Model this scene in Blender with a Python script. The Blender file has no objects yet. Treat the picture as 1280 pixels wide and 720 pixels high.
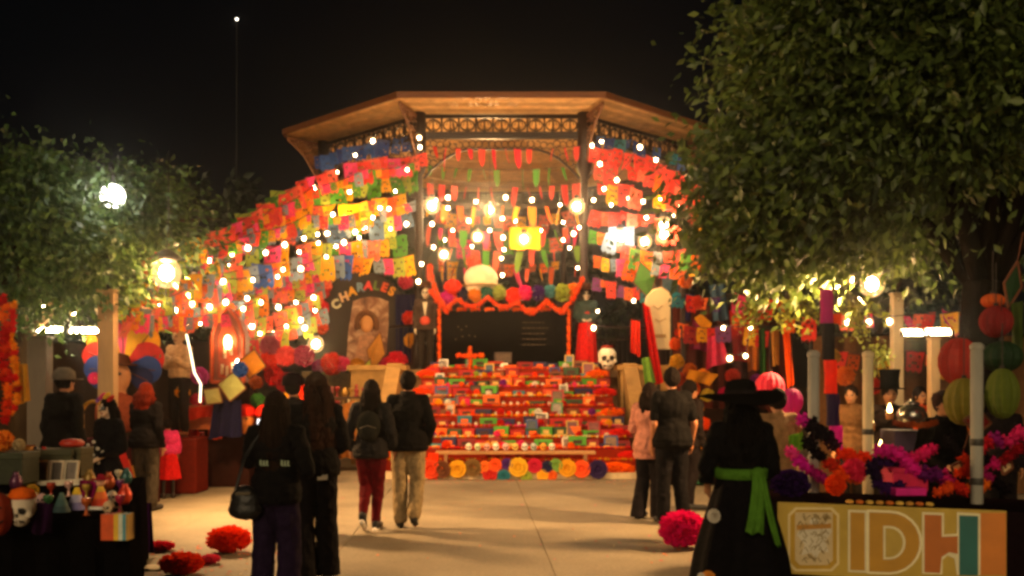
import bpy, bmesh, math, random
import numpy as np
from mathutils import Vector, Matrix, noise as mnoise
random.seed(11)
rng = np.random.default_rng(5)
R = math.radians
scene = bpy.context.scene
col = scene.collection

# ------------------------------------------------------------------ camera, sky, light, exposure
F = 1250.0; CAMZ = 1.62; HOR = 480.0
cam_d = bpy.data.cameras.new('camera'); cam = bpy.data.objects.new('camera', cam_d); col.objects.link(cam)
cam.location = (0, 0, CAMZ); cam.rotation_euler = (R(90), 0, 0)
cam_d.sensor_width = 36.0; cam_d.lens = 36.0 * F / 1280.0
cam_d.shift_y = (HOR - 360.0) / 1280.0
cam_d.clip_start = 0.05; cam_d.clip_end = 2000
cam_d.dof.use_dof = True; cam_d.dof.focus_distance = 11.0; cam_d.dof.aperture_fstop = 2.6
scene.camera = cam
world = bpy.data.worlds.new('World'); scene.world = world; world.use_nodes = True
nt = world.node_tree; bg = nt.nodes['Background']
sky = nt.nodes.new('ShaderNodeTexSky'); sky.sky_type = 'NISHITA'; sky.sun_disc = False
sky.sun_elevation = R(20); sky.sun_rotation = R(190)
nt.links.new(sky.outputs[0], bg.inputs[0]); bg.inputs[1].default_value = 0.0003
sun_d = bpy.data.lights.new('sun', 'SUN'); sun = bpy.data.objects.new('sun', sun_d); col.objects.link(sun)
sun_d.energy = 1.25; sun_d.angle = R(30); sun_d.color = (1.0, 0.74, 0.42)
sun.rotation_euler = (R(70), 0, R(-10))      # weak plaza light coming from behind the viewer
scene.view_settings.view_transform = 'Standard'; scene.view_settings.look = 'None'
scene.view_settings.exposure = 0.25; scene.view_settings.gamma = 1.0
scene.view_settings.use_curve_mapping = False
scene.render.engine = 'CYCLES'
cy = scene.cycles
cy.use_denoising = True
try: cy.denoiser = 'OPENIMAGEDENOISE'
except Exception: pass
cy.max_bounces = 5; cy.diffuse_bounces = 3; cy.glossy_bounces = 2; cy.transmission_bounces = 4; cy.transparent_max_bounces = 6
cy.sample_clamp_indirect = 3.0; cy.caustics_reflective = False; cy.caustics_refractive = False
cy.use_light_tree = True
cy.pixel_filter_type = 'BLACKMAN_HARRIS'; cy.filter_width = 3.0

WARM = (1.0, 0.57, 0.23)

def P(px, py, d):
    return Vector(((px - 640.0) * d / F, d, CAMZ + (HOR - py) * d / F))
def G(px, py):
    d = CAMZ * F / (py - HOR)
    return Vector(((px - 640.0) * d / F, d, 0.0))
def XA(px, d): return (px - 640.0) * d / F
def ZA(py, d): return CAMZ + (HOR - py) * d / F

# ------------------------------------------------------------------ materials
def lin(c):
    if isinstance(c, str):
        c = c.lstrip('#'); c = tuple(int(c[i:i+2], 16) / 255 for i in (0, 2, 4))
        return tuple((x / 12.92 if x <= .04045 else ((x + .055) / 1.055) ** 2.4) for x in c)
    return tuple(c)
_mats = {}
def M(c, rough=.8, var=.22, scale=14., bump=.15, trans=0., metal=0., sheen=0., kind='', stretch=(1, 1, 1)):
    key = (c if isinstance(c, str) else tuple(c), rough, var, scale, bump, trans, metal, sheen, kind, stretch)
    if key in _mats: return _mats[key]
    m = bpy.data.materials.new('paint_' + (c.strip('#') if isinstance(c, str) else '_'.join('%.2f' % x for x in c)))
    m.use_nodes = True; n = m.node_tree.nodes; l = m.node_tree.links
    b = n['Principled BSDF']; base = lin(c)
    b.inputs['Roughness'].default_value = rough
    if rough >= .88: b.inputs['Specular IOR Level'].default_value = .0
    elif rough >= .815: b.inputs['Specular IOR Level'].default_value = .06
    b.inputs['Metallic'].default_value = metal
    tc = n.new('ShaderNodeTexCoord'); mp = n.new('ShaderNodeMapping'); mp.inputs['Scale'].default_value = stretch
    l.new(tc.outputs['Object'], mp.inputs[0])
    nz = n.new('ShaderNodeTexNoise'); nz.inputs['Scale'].default_value = scale; nz.inputs['Detail'].default_value = 5
    nz.inputs['Roughness'].default_value = .62
    l.new(mp.outputs[0], nz.inputs['Vector'])
    rp = n.new('ShaderNodeValToRGB')
    rp.color_ramp.elements[0].position = .28; rp.color_ramp.elements[1].position = .74
    rp.color_ramp.elements[0].color = tuple(max(0, x * (1 - var)) for x in base) + (1,)
    rp.color_ramp.elements[1].color = tuple(min(1, x * (1 + var)) for x in base) + (1,)
    l.new(nz.outputs['Fac'], rp.inputs[0])
    oi = n.new('ShaderNodeObjectInfo')
    hs = n.new('ShaderNodeHueSaturation')
    mr = n.new('ShaderNodeMapRange'); mr.inputs['To Min'].default_value = 1 - var * .6; mr.inputs['To Max'].default_value = 1 + var * .6
    l.new(oi.outputs['Random'], mr.inputs['Value']); l.new(mr.outputs[0], hs.inputs['Value'])
    l.new(rp.outputs[0], hs.inputs['Color'])
    l.new(hs.outputs[0], b.inputs['Base Color'])
    if sheen: b.inputs['Sheen Weight'].default_value = sheen
    if bump:
        bp = n.new('ShaderNodeBump'); bp.inputs['Strength'].default_value = bump; bp.inputs['Distance'].default_value = .02
        n2 = n.new('ShaderNodeTexNoise'); n2.inputs['Scale'].default_value = scale * 2.2; n2.inputs['Detail'].default_value = 4
        l.new(mp.outputs[0], n2.inputs['Vector']); l.new(n2.outputs['Fac'], bp.inputs['Height']); l.new(bp.outputs[0], b.inputs['Normal'])
    if trans:
        t = n.new('ShaderNodeBsdfTranslucent'); mx = n.new('ShaderNodeMixShader'); mx.inputs[0].default_value = trans
        l.new(hs.outputs[0], t.inputs['Color']); l.new(b.outputs[0], mx.inputs[1]); l.new(t.outputs[0], mx.inputs[2])
        l.new(mx.outputs[0], n['Material Output'].inputs['Surface'])
    _mats[key] = m
    return m
def paper(c): return M(c, .75, .14, 9., .1, .42)
def cloth(c): return M(c, .95, .25, 22., .3)
def garb(c): return M(c, .82, .4, 16., .5)
def wood(c): return M(c, .6, .35, 4., .3, 0, 0, 0, 'wood', (1, 1, 9))
def iron(c='#1c1512'): return M(c, .5, .3, 18., .2, 0, .35)
def stone(c): return M(c, .85, .25, 5., .45)
_em = {}
def EM(c, s, name='lit_glass'):
    k = (tuple(c), s)
    if k in _em: return _em[k]
    m = bpy.data.materials.new(name); m.use_nodes = True; n = m.node_tree.nodes
    b = n['Principled BSDF']; b.inputs['Base Color'].default_value = (.8, .8, .8, 1)
    b.inputs['Emission Color'].default_value = tuple(c) + (1,); b.inputs['Emission Strength'].default_value = s
    _em[k] = m; return m

RED = '#e0261c'; ORG = '#ff6a10'; YEL = '#ffb414'; GRN = '#4d9a2c'; PNK = '#f2407e'; MAG = '#d8189a'; BLU = '#2c4a9a'
TEAL = '#24788a'; GRY = '#7f93a0'; PUR = '#4a1a72'; NAV = '#1c1c4a'; LIM = '#a8b840'; CRM = '#f2e4c4'; MAR = '#7a1014'
SAL = '#f7684c'; DRED = '#a01014'; BRN = '#6b3a1c'; TAN = '#b98a56'; BLK = '#0c0b0b'; WHT = '#eeeae0'; OLV = '#5f6a30'

# ------------------------------------------------------------------ mesh builder
class MB:
    def __init__(s): s.v = []; s.f = []; s.m = []
    def add(s, v, f, mi=0):
        o = len(s.v); s.v.extend([tuple(x) for x in v]); s.f.extend([tuple(i + o for i in q) for q in f]); s.m.extend([mi] * len(f))
    def box(s, c, sz, rot=None, mi=0):
        x, y, z = sz[0] / 2, sz[1] / 2, sz[2] / 2
        vs = [Vector(p) for p in ((-x,-y,-z),(x,-y,-z),(x,y,-z),(-x,y,-z),(-x,-y,z),(x,-y,z),(x,y,z),(-x,y,z))]
        if rot is not None: vs = [rot @ p for p in vs]
        c = Vector(c)
        s.add([p + c for p in vs], [(0,3,2,1),(4,5,6,7),(0,1,5,4),(1,2,6,5),(2,3,7,6),(3,0,4,7)], mi)
    def tube(s, path, rad, n=8, mi=0, cap=True):
        path = [Vector(p) for p in path]
        if not hasattr(rad, '__len__'): rad = [rad] * len(path)
        vs = []; fs = []
        up = Vector((0.13, .21, 1))
        for i, p in enumerate(path):
            t = (path[min(i + 1, len(path) - 1)] - path[max(i - 1, 0)])
            t = t.normalized() if t.length > 1e-9 else Vector((0, 0, 1))
            a = t.cross(up)
            if a.length < .1: a = t.cross(Vector((1, 0, 0)))
            a.normalize(); b = t.cross(a)
            for k in range(n):
                w = 2 * math.pi * k / n
                vs.append(p + (a * math.cos(w) + b * math.sin(w)) * rad[i])
        for i in range(len(path) - 1):
            for k in range(n):
                k2 = (k + 1) % n
                fs.append((i*n + k, i*n + k2, (i+1)*n + k2, (i+1)*n + k))
        if cap:
            fs.append(tuple(reversed(range(n)))); fs.append(tuple(range((len(path)-1)*n, len(path)*n)))
        s.add(vs, fs, mi)
    def ell(s, c, r, nu=12, nv=8, mi=0, rot=None):
        c = Vector(c); vs = [Vector((0, 0, r[2]))]
        for j in range(1, nv):
            a = math.pi * j / nv
            for i in range(nu):
                w = 2 * math.pi * i / nu
                vs.append(Vector((r[0]*math.sin(a)*math.cos(w), r[1]*math.sin(a)*math.sin(w), r[2]*math.cos(a))))
        vs.append(Vector((0, 0, -r[2])))
        fs = []
        for i in range(nu): fs.append((0, 1 + i, 1 + (i+1) % nu))
        for j in range(nv - 2):
            for i in range(nu):
                a = 1 + j*nu; b = a + nu
                fs.append((a + i, b + i, b + (i+1) % nu, a + (i+1) % nu))
        e = len(vs) - 1; a = 1 + (nv-2)*nu
        for i in range(nu): fs.append((a + i, e, a + (i+1) % nu))
        if rot is not None: vs = [rot @ p for p in vs]
        s.add([p + c for p in vs], fs, mi)
    def lathe(s, prof, n=16, c=(0,0,0), mi=0, fold=0., nf=8, cap=True):
        c = Vector(c); vs = []; fs = []
        for (r, z) in prof:
            for i in range(n):
                w = 2*math.pi*i/n; rr = r*(1 + fold*math.sin(nf*w))
                vs.append(c + Vector((rr*math.cos(w), rr*math.sin(w), z)))
        for j in range(len(prof)-1):
            for i in range(n):
                k = (i+1) % n
                fs.append((j*n+i, j*n+k, (j+1)*n+k, (j+1)*n+i))
        if cap:
            fs.append(tuple(reversed(range(n)))); fs.append(tuple(range((len(prof)-1)*n, len(prof)*n)))
        s.add(vs, fs, mi)
    def prism(s, poly, y0, y1, mi=0, fr=None):
        """poly: (x,z) outline; extruded along y; fr: Matrix applied"""
        n = len(poly)
        area = sum(poly[i][0]*poly[(i+1)%n][1] - poly[(i+1)%n][0]*poly[i][1] for i in range(n))
        if area < 0: poly = poly[::-1]
        vs = [Vector((p[0], y0, p[1])) for p in poly] + [Vector((p[0], y1, p[1])) for p in poly]
        if fr is not None: vs = [fr @ p for p in vs]
        fs = [tuple(range(n)), tuple(reversed(range(n, 2*n)))]
        for i in range(n):
            k = (i+1) % n; fs.append((k, i, n+i, n+k))
        s.add(vs, fs, mi)
    def mesh(s, name, mats, smooth=False):
        me = bpy.data.meshes.new(name); me.from_pydata(s.v, [], s.f)
        for m in (mats if isinstance(mats, (list, tuple)) else [mats]): me.materials.append(m)
        me.polygons.foreach_set('material_index', s.m)
        if smooth: me.polygons.foreach_set('use_smooth', [True]*len(s.f))
        me.update(); return me
    def build(s, name, mats, parent=None, loc=(0,0,0), smooth=False, rz=0, kind=None):
        return link(name, s.mesh(name, mats, smooth), parent, loc, rz, kind)

def link(name, me, parent=None, loc=(0,0,0), rz=0, kind=None, rot=None, scale=None):
    o = bpy.data.objects.new(name, me); col.objects.link(o)
    o.location = loc; o.rotation_euler = rot if rot is not None else (0, 0, rz)
    if scale is not None: o.scale = scale if hasattr(scale, '__len__') else (scale,)*3
    if parent is not None: o.parent = parent
    if kind: o['kind'] = kind
    return o
def tag(o, label, cat, group=None):
    o['label'] = label; o['category'] = cat
    if group: o['group'] = group
    return o
def thing(name, label, cat, loc=(0,0,0), rz=0, group=None):
    o = bpy.data.objects.new(name, None); col.objects.link(o); o.empty_display_size = .2
    o.location = loc; o.rotation_euler = (0, 0, rz)
    return tag(o, label, cat, group)
def rmat(ax, deg): return Matrix.Rotation(R(deg), 3, ax)
def arc(cx, cz, r, a0, a1, n): return [(cx + r*math.cos(R(a0 + (a1-a0)*i/n)), cz + r*math.sin(R(a0 + (a1-a0)*i/n))) for i in range(n+1)]

# ------------------------------------------------------------------ setting: ground
def concrete_mat():
    m = bpy.data.materials.new('plaza_concrete'); m.use_nodes = True; n = m.node_tree.nodes; l = m.node_tree.links
    b = n['Principled BSDF']; b.inputs['Roughness'].default_value = .72
    g = n.new('ShaderNodeNewGeometry')
    big = n.new('ShaderNodeTexNoise'); big.inputs['Scale'].default_value = .55; big.inputs['Detail'].default_value = 6; big.inputs['Roughness'].default_value = .6
    fine = n.new('ShaderNodeTexNoise'); fine.inputs['Scale'].default_value = 26; fine.inputs['Detail'].default_value = 6; fine.inputs['Roughness'].default_value = .7
    for q in (big, fine): l.new(g.outputs['Position'], q.inputs['Vector'])
    r1 = n.new('ShaderNodeValToRGB'); r1.color_ramp.elements[0].position = .3; r1.color_ramp.elements[1].position = .72
    r1.color_ramp.elements[0].color = (.16, .125, .076, 1); r1.color_ramp.elements[1].color = (.37, .30, .195, 1)
    l.new(big.outputs['Fac'], r1.inputs[0])
    r2 = n.new('ShaderNodeValToRGB'); r2.color_ramp.elements[0].position = .32; r2.color_ramp.elements[1].position = .66
    r2.color_ramp.elements[0].color = (.5, .5, .5, 1); r2.color_ramp.elements[1].color = (1.05, 1.05, 1.05, 1)
    l.new(fine.outputs['Fac'], r2.inputs[0])
    mx = n.new('ShaderNodeMix'); mx.data_type = 'RGBA'; mx.blend_type = 'MULTIPLY'; mx.inputs[0].default_value = .75
    l.new(r1.outputs[0], mx.inputs[6]); l.new(r2.outputs[0], mx.inputs[7])
    sp = n.new('ShaderNodeTexVoronoi'); sp.inputs['Scale'].default_value = 3.1; l.new(g.outputs['Position'], sp.inputs['Vector'])
    r3 = n.new('ShaderNodeValToRGB'); r3.color_ramp.elements[0].position = .035; r3.color_ramp.elements[1].position = .06
    r3.color_ramp.elements[0].color = (.45, .4, .36, 1); r3.color_ramp.elements[1].color = (1, 1, 1, 1)
    l.new(sp.outputs['Distance'], r3.inputs[0])
    m2 = n.new('ShaderNodeMix'); m2.data_type = 'RGBA'; m2.blend_type = 'MULTIPLY'; m2.inputs[0].default_value = .8
    l.new(mx.outputs[2], m2.inputs[6]); l.new(r3.outputs[0], m2.inputs[7])
    oi = n.new('ShaderNodeObjectInfo'); hs = n.new('ShaderNodeHueSaturation'); mr = n.new('ShaderNodeMapRange')
    mr.inputs['To Min'].default_value = .94; mr.inputs['To Max'].default_value = 1.05
    l.new(oi.outputs['Random'], mr.inputs['Value']); l.new(mr.outputs[0], hs.inputs['Value']); l.new(m2.outputs[2], hs.inputs['Color'])
    l.new(hs.outputs[0], b.inputs['Base Color'])
    bp = n.new('ShaderNodeBump'); bp.inputs['Strength'].default_value = .35; bp.inputs['Distance'].default_value = .01
    l.new(fine.outputs['Fac'], bp.inputs['Height']); l.new(bp.outputs[0], b.inputs['Normal'])
    return m
CONC = concrete_mat()
gb = MB(); gb.add([(-400,-60,-.03),(400,-60,-.03),(400,700,-.03),(-400,700,-.03)], [(0,1,2,3)])
ground = gb.build('ground', M('#5c4c38', .95, .3, 2., .4)); ground['kind'] = 'structure'
SW, SD = 2.0, 2.75
sb = MB(); w, h, e = SW/2 - .003, SD/2 - .003, .004
sb.add([(-w,-h,-.05),(w,-h,-.05),(w,h,-.05),(-w,h,-.05),(-w,-h,-e),(w,-h,-e),(w,h,-e),(-w,h,-e),
        (-w+e,-h+e,0),(w-e,-h+e,0),(w-e,h-e,0),(-w+e,h-e,0)],
       [(0,1,5,4),(1,2,6,5),(2,3,7,6),(3,0,4,7),(4,5,9,8),(5,6,10,9),(6,7,11,10),(7,4,8,11),(8,9,10,11)])
slab_me = sb.mesh('slab', CONC)
for i in range(-6, 7):
    for j in range(0, 10):
        x = i*SW - .72; y = 3.3 + j*SD
        a = R(2.0)
        p = Vector((x*math.cos(a) - (y-11)*math.sin(a), x*math.sin(a) + (y-11)*math.cos(a) + 11, random.uniform(-.003, .001)))
        link('slab', slab_me, ground, p, a)

# ------------------------------------------------------------------ bandstand
KX, KY = -.22, 25.4
KZ = 1.92
Rc, Re = 4.57, 5.49
def octp(r, k, cx=KX, cy=KY):
    a = R(-90 + 22.5 + 45*k); return Vector((cx + r*math.cos(a), cy + r*math.sin(a), 0))
kiosk = thing('bandstand', 'octagonal bandstand with wooden eaves, iron fretwork and stone platform behind the altar steps', 'bandstand', (KX, KY, 0))
def kpart(mb, name, mat, smooth=False, parent=None):
    o = mb.build(name, mat, parent or kiosk, smooth=smooth)
    # geometry is given in world coordinates: bring it into the thing's frame
    o.data.transform(Matrix.Translation((-KX, -KY, 0)))
    return o
mb = MB()
pl = [octp(4.95, k) for k in range(8)]
mb.add([(p.x,p.y,0) for p in pl] + [(p.x,p.y,KZ-.16) for p in pl], [tuple(range(7,-1,-1)), tuple(range(8,16))] + [(k,(k+1)%8,8+(k+1)%8,8+k) for k in range(8)])
kpart(mb, 'podium', stone('#9c7a52'))
mb = MB(); pl = [octp(5.1, k) for k in range(8)]
mb.add([(p.x,p.y,KZ-.158) for p in pl] + [(p.x,p.y,KZ) for p in pl], [tuple(range(7,-1,-1)), tuple(range(8,16))] + [(k,(k+1)%8,8+(k+1)%8,8+k) for k in range(8)])
kpart(mb, 'platform_slab', stone('#a5855c'))
IR = iron('#2a1a12')
for k in range(8):
    p = octp(Rc, k); mb = MB()
    mb.lathe([(.17,KZ),(.17,KZ+.5),(.13,KZ+.55),(.1,KZ+.7),(.085,KZ+2.6),(.1,KZ+2.65),(.1,KZ+2.75),(.085,KZ+2.8),(.08,KZ+4.1),(.13,KZ+4.2),(.15,KZ+4.35),(.15,5.62+KZ-.1)], 12, p)
    c = kpart(mb, 'column', IR, True)
ZB = 7.31   # underside of the eaves at the wall line
# fretwork frieze between columns: rails, oval openings, scrolls and an arched bracket
for k in range(8):
    a, b = octp(Rc, k), octp(Rc, k+1); u = (b-a).normalized(); L = (b-a).length; nrm = Vector((u.y, -u.x, 0))
    fr = Matrix.Translation((a.x, a.y, 0)) @ Matrix(((u.x, -nrm.x, 0, 0), (u.y, -nrm.y, 0, 0), (0, 0, 1, 0), (0, 0, 0, 1)))
    rails = MB()
    for z in (ZB-.03, ZB-.39, ZB-.47):
        rails.prism([(.1,z-.035),(L-.1,z-.035),(L-.1,z+.035),(.1,z+.035)], -.04, .04, 0, fr)
    pan = kpart(rails, 'fretwork', IR)
    if k in (1, 2, 3, 4, 5) : nd = 6
    else: nd = 9
    sc = MB()
    cw = (L-.24)/nd
    for i in range(nd):
        cx = .12 + cw*(i+.5); cz = ZB-.21
        ring = [fr @ Vector((cx + cw*.40*math.cos(t), 0, cz + .12*math.sin(t))) for t in [2*math.pi*q/12 for q in range(13)]]
        sc.tube(ring, .02, 4, 0, False)
        sc.tube([fr @ Vector((cx, 0, cz-.13)), fr @ Vector((cx, 0, cz+.13))], .016, 4)
        sc.prism([(cx-cw/2-.02,ZB-.36),(cx-cw/2+.02,ZB-.36),(cx-cw/2+.02,ZB-.06),(cx-cw/2-.02,ZB-.06)], -.025, .025, 0, fr)
        for sx in (-1, 1):
            pts = [fr @ Vector((cx + sx*cw*(.10 + .13*math.cos(t)), 0, cz + .085*math.sin(t))) for t in [R(40*q) for q in range(8)]]
            sc.tube(pts, .013, 4, 0, False)
    kpart(sc, 'scrollwork', IR, False, pan)
    br = MB()   # arched valance with scroll work
    def archz(x):
        t = abs(x - L/2)/(L/2); return ZB - .72 - .75*max(0, (t-.35)/.65)**2
    xs = [.1 + (L-.2)*i/24 for i in range(25)]
    br.tube([fr @ Vector((x, 0, archz(x))) for x in xs], .03, 5, 0, False)
    for i in range(24):
        x = (xs[i]+xs[i+1])/2; top = ZB-.5; bot = archz(x); hh = top-bot; m = max(1, int(hh/.17))
        for q in range(m):
            z = bot + hh*(q+.5)/m
            rr = min(.075, hh/m*.46)
            br.tube([fr @ Vector((x + rr*math.cos(t), 0, z + rr*math.sin(t))) for t in [R(45*s_ + 30*i) for s_ in range(8)]], .014, 4, 0, False)
    kpart(br, 'arched_valance', IR, False, pan)
# roof: soffit boards, fascia, cone
WD = wood('#cfa46a'); WD2 = wood('#c2965c')
for k in range(8):
    a0, b0 = octp(Rc-.05, k), octp(Rc-.05, k+1); a1, b1 = octp(Re, k), octp(Re, k+1)
    nb = 6
    for i in range(nb):
        t0, t1 = i/nb + .004, (i+1)/nb - .004
        q = [a0.lerp(a1, t0), b0.lerp(b1, t0), b0.lerp(b1, t1), a0.lerp(a1, t1)]
        z0, z1 = ZB + .02 + .13*t0, ZB + .02 + .13*t1
        mb = MB()
        vs = [(q[0].x,q[0].y,z0),(q[1].x,q[1].y,z0),(q[2].x,q[2].y,z1),(q[3].x,q[3].y,z1)]
        vs += [(x,y,z+.025) for x,y,z in vs]
        mb.add(vs, [(0,1,2,3),(7,6,5,4),(0,4,5,1),(1,5,6,2),(2,6,7,3),(3,7,4,0)])
        kpart(mb, 'eave_board', WD if (i+k) % 2 else WD2)
    mb = MB()
    vs = [a1, b1, octp(Re+.06, k+1), octp(Re+.06, k)]
    v8 = [(p.x,p.y,ZB+.12) for p in vs] + [(p.x,p.y,ZB+.24) for p in vs]
    mb.add(v8, [(3,2,1,0),(4,5,6,7),(0,1,5,4),(1,2,6,5),(2,3,7,6),(3,0,4,7)])
    kpart(mb, 'fascia', wood('#7a4418'))
    # carved corner bracket under the eave at each column
    mb = MB(); p = octp(Rc, k); dvec = (p - Vector((KX,KY,0))).normalized()
    fr = Matrix.Translation((p.x,p.y,0)) @ Matrix(((dvec.x,-dvec.y,0,0),(dvec.y,dvec.x,0,0),(0,0,1,0),(0,0,0,1)))
    mb.tube([fr @ Vector((.05,0,ZB-1.15)), fr @ Vector((.18,0,ZB-.85)), fr @ Vector((.48,0,ZB-.32)), fr @ Vector((.86,0,ZB+.02))], .03, 6)
    mb.tube([fr @ Vector((.05,0,ZB-.04)), fr @ Vector((.86,0,ZB+.05))], .03, 6)
    for (cx, cz, rr) in ((.2,ZB-.22,.15),(.46,ZB-.14,.1),(.2,ZB-.55,.12),(.66,ZB-.07,.06),(.34,ZB-.38,.09),(.13,ZB-.8,.08),(.33,ZB-.1,.06)):
        mb.tube([fr @ Vector((cx + rr*math.cos(t), 0, cz + rr*math.sin(t))) for t in [R(36*q) for q in range(10)]], .02, 4, 0, False)
        mb.tube([fr @ Vector((cx + rr*.5*math.cos(t), 0, cz + rr*.5*math.sin(t))) for t in [R(36*q) for q in range(8)]], .018, 4, 0, False)
    kpart(mb, 'eave_bracket', wood('#7a4c26'))
# inner ceiling in plank rings and outer roof cone
for k in range(8):
    nb = 7
    for i in range(nb):
        t0, t1 = i/nb, (i+1)/nb - .012
        r0, r1 = (Rc-.08)*(1-t0) + .05, (Rc-.08)*(1-t1) + .05
        z0, z1 = ZB + .03 + 1.1*t0, ZB + .03 + 1.1*t1
        a, b, c, d_ = octp(r0,k), octp(r0,k+1), octp(r1,k+1), octp(r1,k)
        mb = MB(); vs = [(a.x,a.y,z0),(b.x,b.y,z0),(c.x,c.y,z1),(d_.x,d_.y,z1)]; vs += [(x,y,z+.03) for x,y,z in vs]
        mb.add(vs, [(3,2,1,0),(4,5,6,7),(0,1,5,4),(1,2,6,5),(2,3,7,6),(3,0,4,7)])
        kpart(mb, 'ceiling_board', WD2 if (i+k) % 2 else WD)
mb = MB(); ap = (KX, KY, ZB+1.25)
vs = [octp(Re+.06,k) for k in range(8)]
mb.add([(p.x,p.y,ZB+.245) for p in vs] + [ap], [(k,(k+1)%8,8) for k in range(8)])
kpart(mb, 'roof', M('#231a16', .6, .3, 6., .3))
# side railings of the platform
for k in (0, 1, 2, 3, 4, 5, 6, 7):
    if k == 7: continue
    a, b = octp(Rc, k), octp(Rc, k+1); mb = MB()
    for z in (KZ+.12, KZ+.95): mb.tube([(a.x,a.y,z),(b.x,b.y,z)], .03, 6)
    for i in range(1, 20):
        p = a.lerp(b, i/20); mb.tube([(p.x,p.y,KZ+.12),(p.x,p.y,KZ+.95)], .012, 4)
    kpart(mb, 'railing', IR)
# flared stairs (front side), cheek walls and pedestals
ST = cloth('#8a2614')
NS = 10; Y0, Y1 = 17.45, 20.62
def stair_x(t): return -2.20 + .48*t, 2.20 - .42*t
RISE = (KZ-.1)/NS
for i in range(NS):
    t = i/NS; y = Y0 + (Y1-Y0)*t; xl, xr = stair_x(t)
    mb = MB(); z = .1 + RISE*(i+1)
    dep = (Y1-Y0)/NS + .3
    mb.box(((xl+xr)/2, y+dep/2, z-RISE/2-.001*i), (xr-xl, dep, RISE-.004))
    kpart(mb, 'step', ST)
mb = MB(); mb.box((0, 18.9, .05), (4.62, 3.7, .1)); kpart(mb, 'stair_plinth', stone('#cdb48e'))
for s, xo in ((-1, -2.24), (1, 2.24)):
    mb = MB()
    pts = [(17.9,0),(20.7,0),(20.7,KZ+.12),(20.2,KZ+.12),(17.9,.55)]
    x0, x1 = xo*1.0, xo + s*.28
    lo, hi = min(x0,x1), max(x0,x1)
    vs = [(lo,y,z) for y,z in pts] + [(hi,y,z) for y,z in pts]; n = len(pts)
    mb.add(vs, [tuple(range(n)), tuple(reversed(range(n,2*n)))] + [((i+1)%n,i,n+i,n+(i+1)%n) for i in range(n)])
    kpart(mb, 'cheek_wall', stone('#a88350'))
    mb = MB(); mb.box((s*2.72, 20.45, .95), (1.05, .62, 1.9)); mb.box((s*2.72, 20.45, 1.95), (1.2, .74, .1))
    kpart(mb, 'pedestal', stone('#b08850'))

# ------------------------------------------------------------------ lamps and string lights
_bulb = {}
_fr = {}
def halo_mat(c):  # see-through emissive shell, paints a soft halo round each bulb
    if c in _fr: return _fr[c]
    m = bpy.data.materials.new('bulb_halo'); m.use_nodes = True; n = m.node_tree.nodes; l = m.node_tree.links
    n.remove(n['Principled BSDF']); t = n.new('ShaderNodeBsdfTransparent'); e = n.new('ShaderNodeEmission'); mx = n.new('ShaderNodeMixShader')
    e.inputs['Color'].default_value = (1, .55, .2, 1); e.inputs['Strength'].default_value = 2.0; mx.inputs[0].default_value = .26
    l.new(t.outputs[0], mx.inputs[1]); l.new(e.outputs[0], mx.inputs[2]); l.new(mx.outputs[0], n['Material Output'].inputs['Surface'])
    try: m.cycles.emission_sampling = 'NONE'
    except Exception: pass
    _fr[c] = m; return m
def bulb_mesh(r, s, c=WARM):
    k = (round(r, 3), s, c)
    if k not in _bulb:
        mb = MB(); mb.ell((0,0,0), (r*.72,r*.72,r*.8), 8, 6, 0)        # glowing core
        mb.ell((0,0,0), (r*1.5,r*1.5,r*1.6), 12, 8, 2)                  # added glow shell imitating bloom
        mb.lathe([(r*.6,r*1.45),(r*.5,r*2.1)], 6, (0,0,0), 1)
        _bulb[k] = mb.mesh('bulb', [EM(c, s*1.9), M('#1a1510', .6), halo_mat(c)], True)
    return _bulb[k]
def sagpath(pts, n=6, sag=.04):
    out = []
    for i in range(len(pts)-1):
        a, b = pts[i], pts[i+1]; L = (b-a).length
        for k in range(n):
            t = k/n; p = a.lerp(b, t); p.z -= sag*L*4*t*(1-t); out.append(p)
    out.append(pts[-1].copy()); return out
def pixpath(px, d0, d1):
    L = [0]
    for i in range(1, len(px)): L.append(L[-1] + math.hypot(px[i][0]-px[i-1][0], px[i][1]-px[i-1][1]))
    return [P(p[0], p[1], d0 + (d1-d0)*L[i]/max(L[-1], 1e-6)) for i, p in enumerate(px)]
BS = 52.0
BULBC = (1.0, .70, .40)
def light_string(label, px, d0, d1, r=.038, s=BS, big=()):
    """px: pixel places of the bulbs, threaded on one cable"""
    pts = pixpath(px, d0, d1); o = pts[0].copy()
    root = thing('string_lights', label, 'string lights', o, group='strings of warm bulbs')
    cab = sagpath([p + Vector((0,0,r*1.6)) - o for p in pts], 5, .05)
    mb = MB(); mb.tube(cab, .007, 4); mb.build('cable', M('#15110e', .6), root)
    for i, p in enumerate(pts):
        rr = random.choice((r*.85, r, r*1.2))
        link('bulb', bulb_mesh(rr, s, BULBC), root, p - o)
    return root

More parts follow.
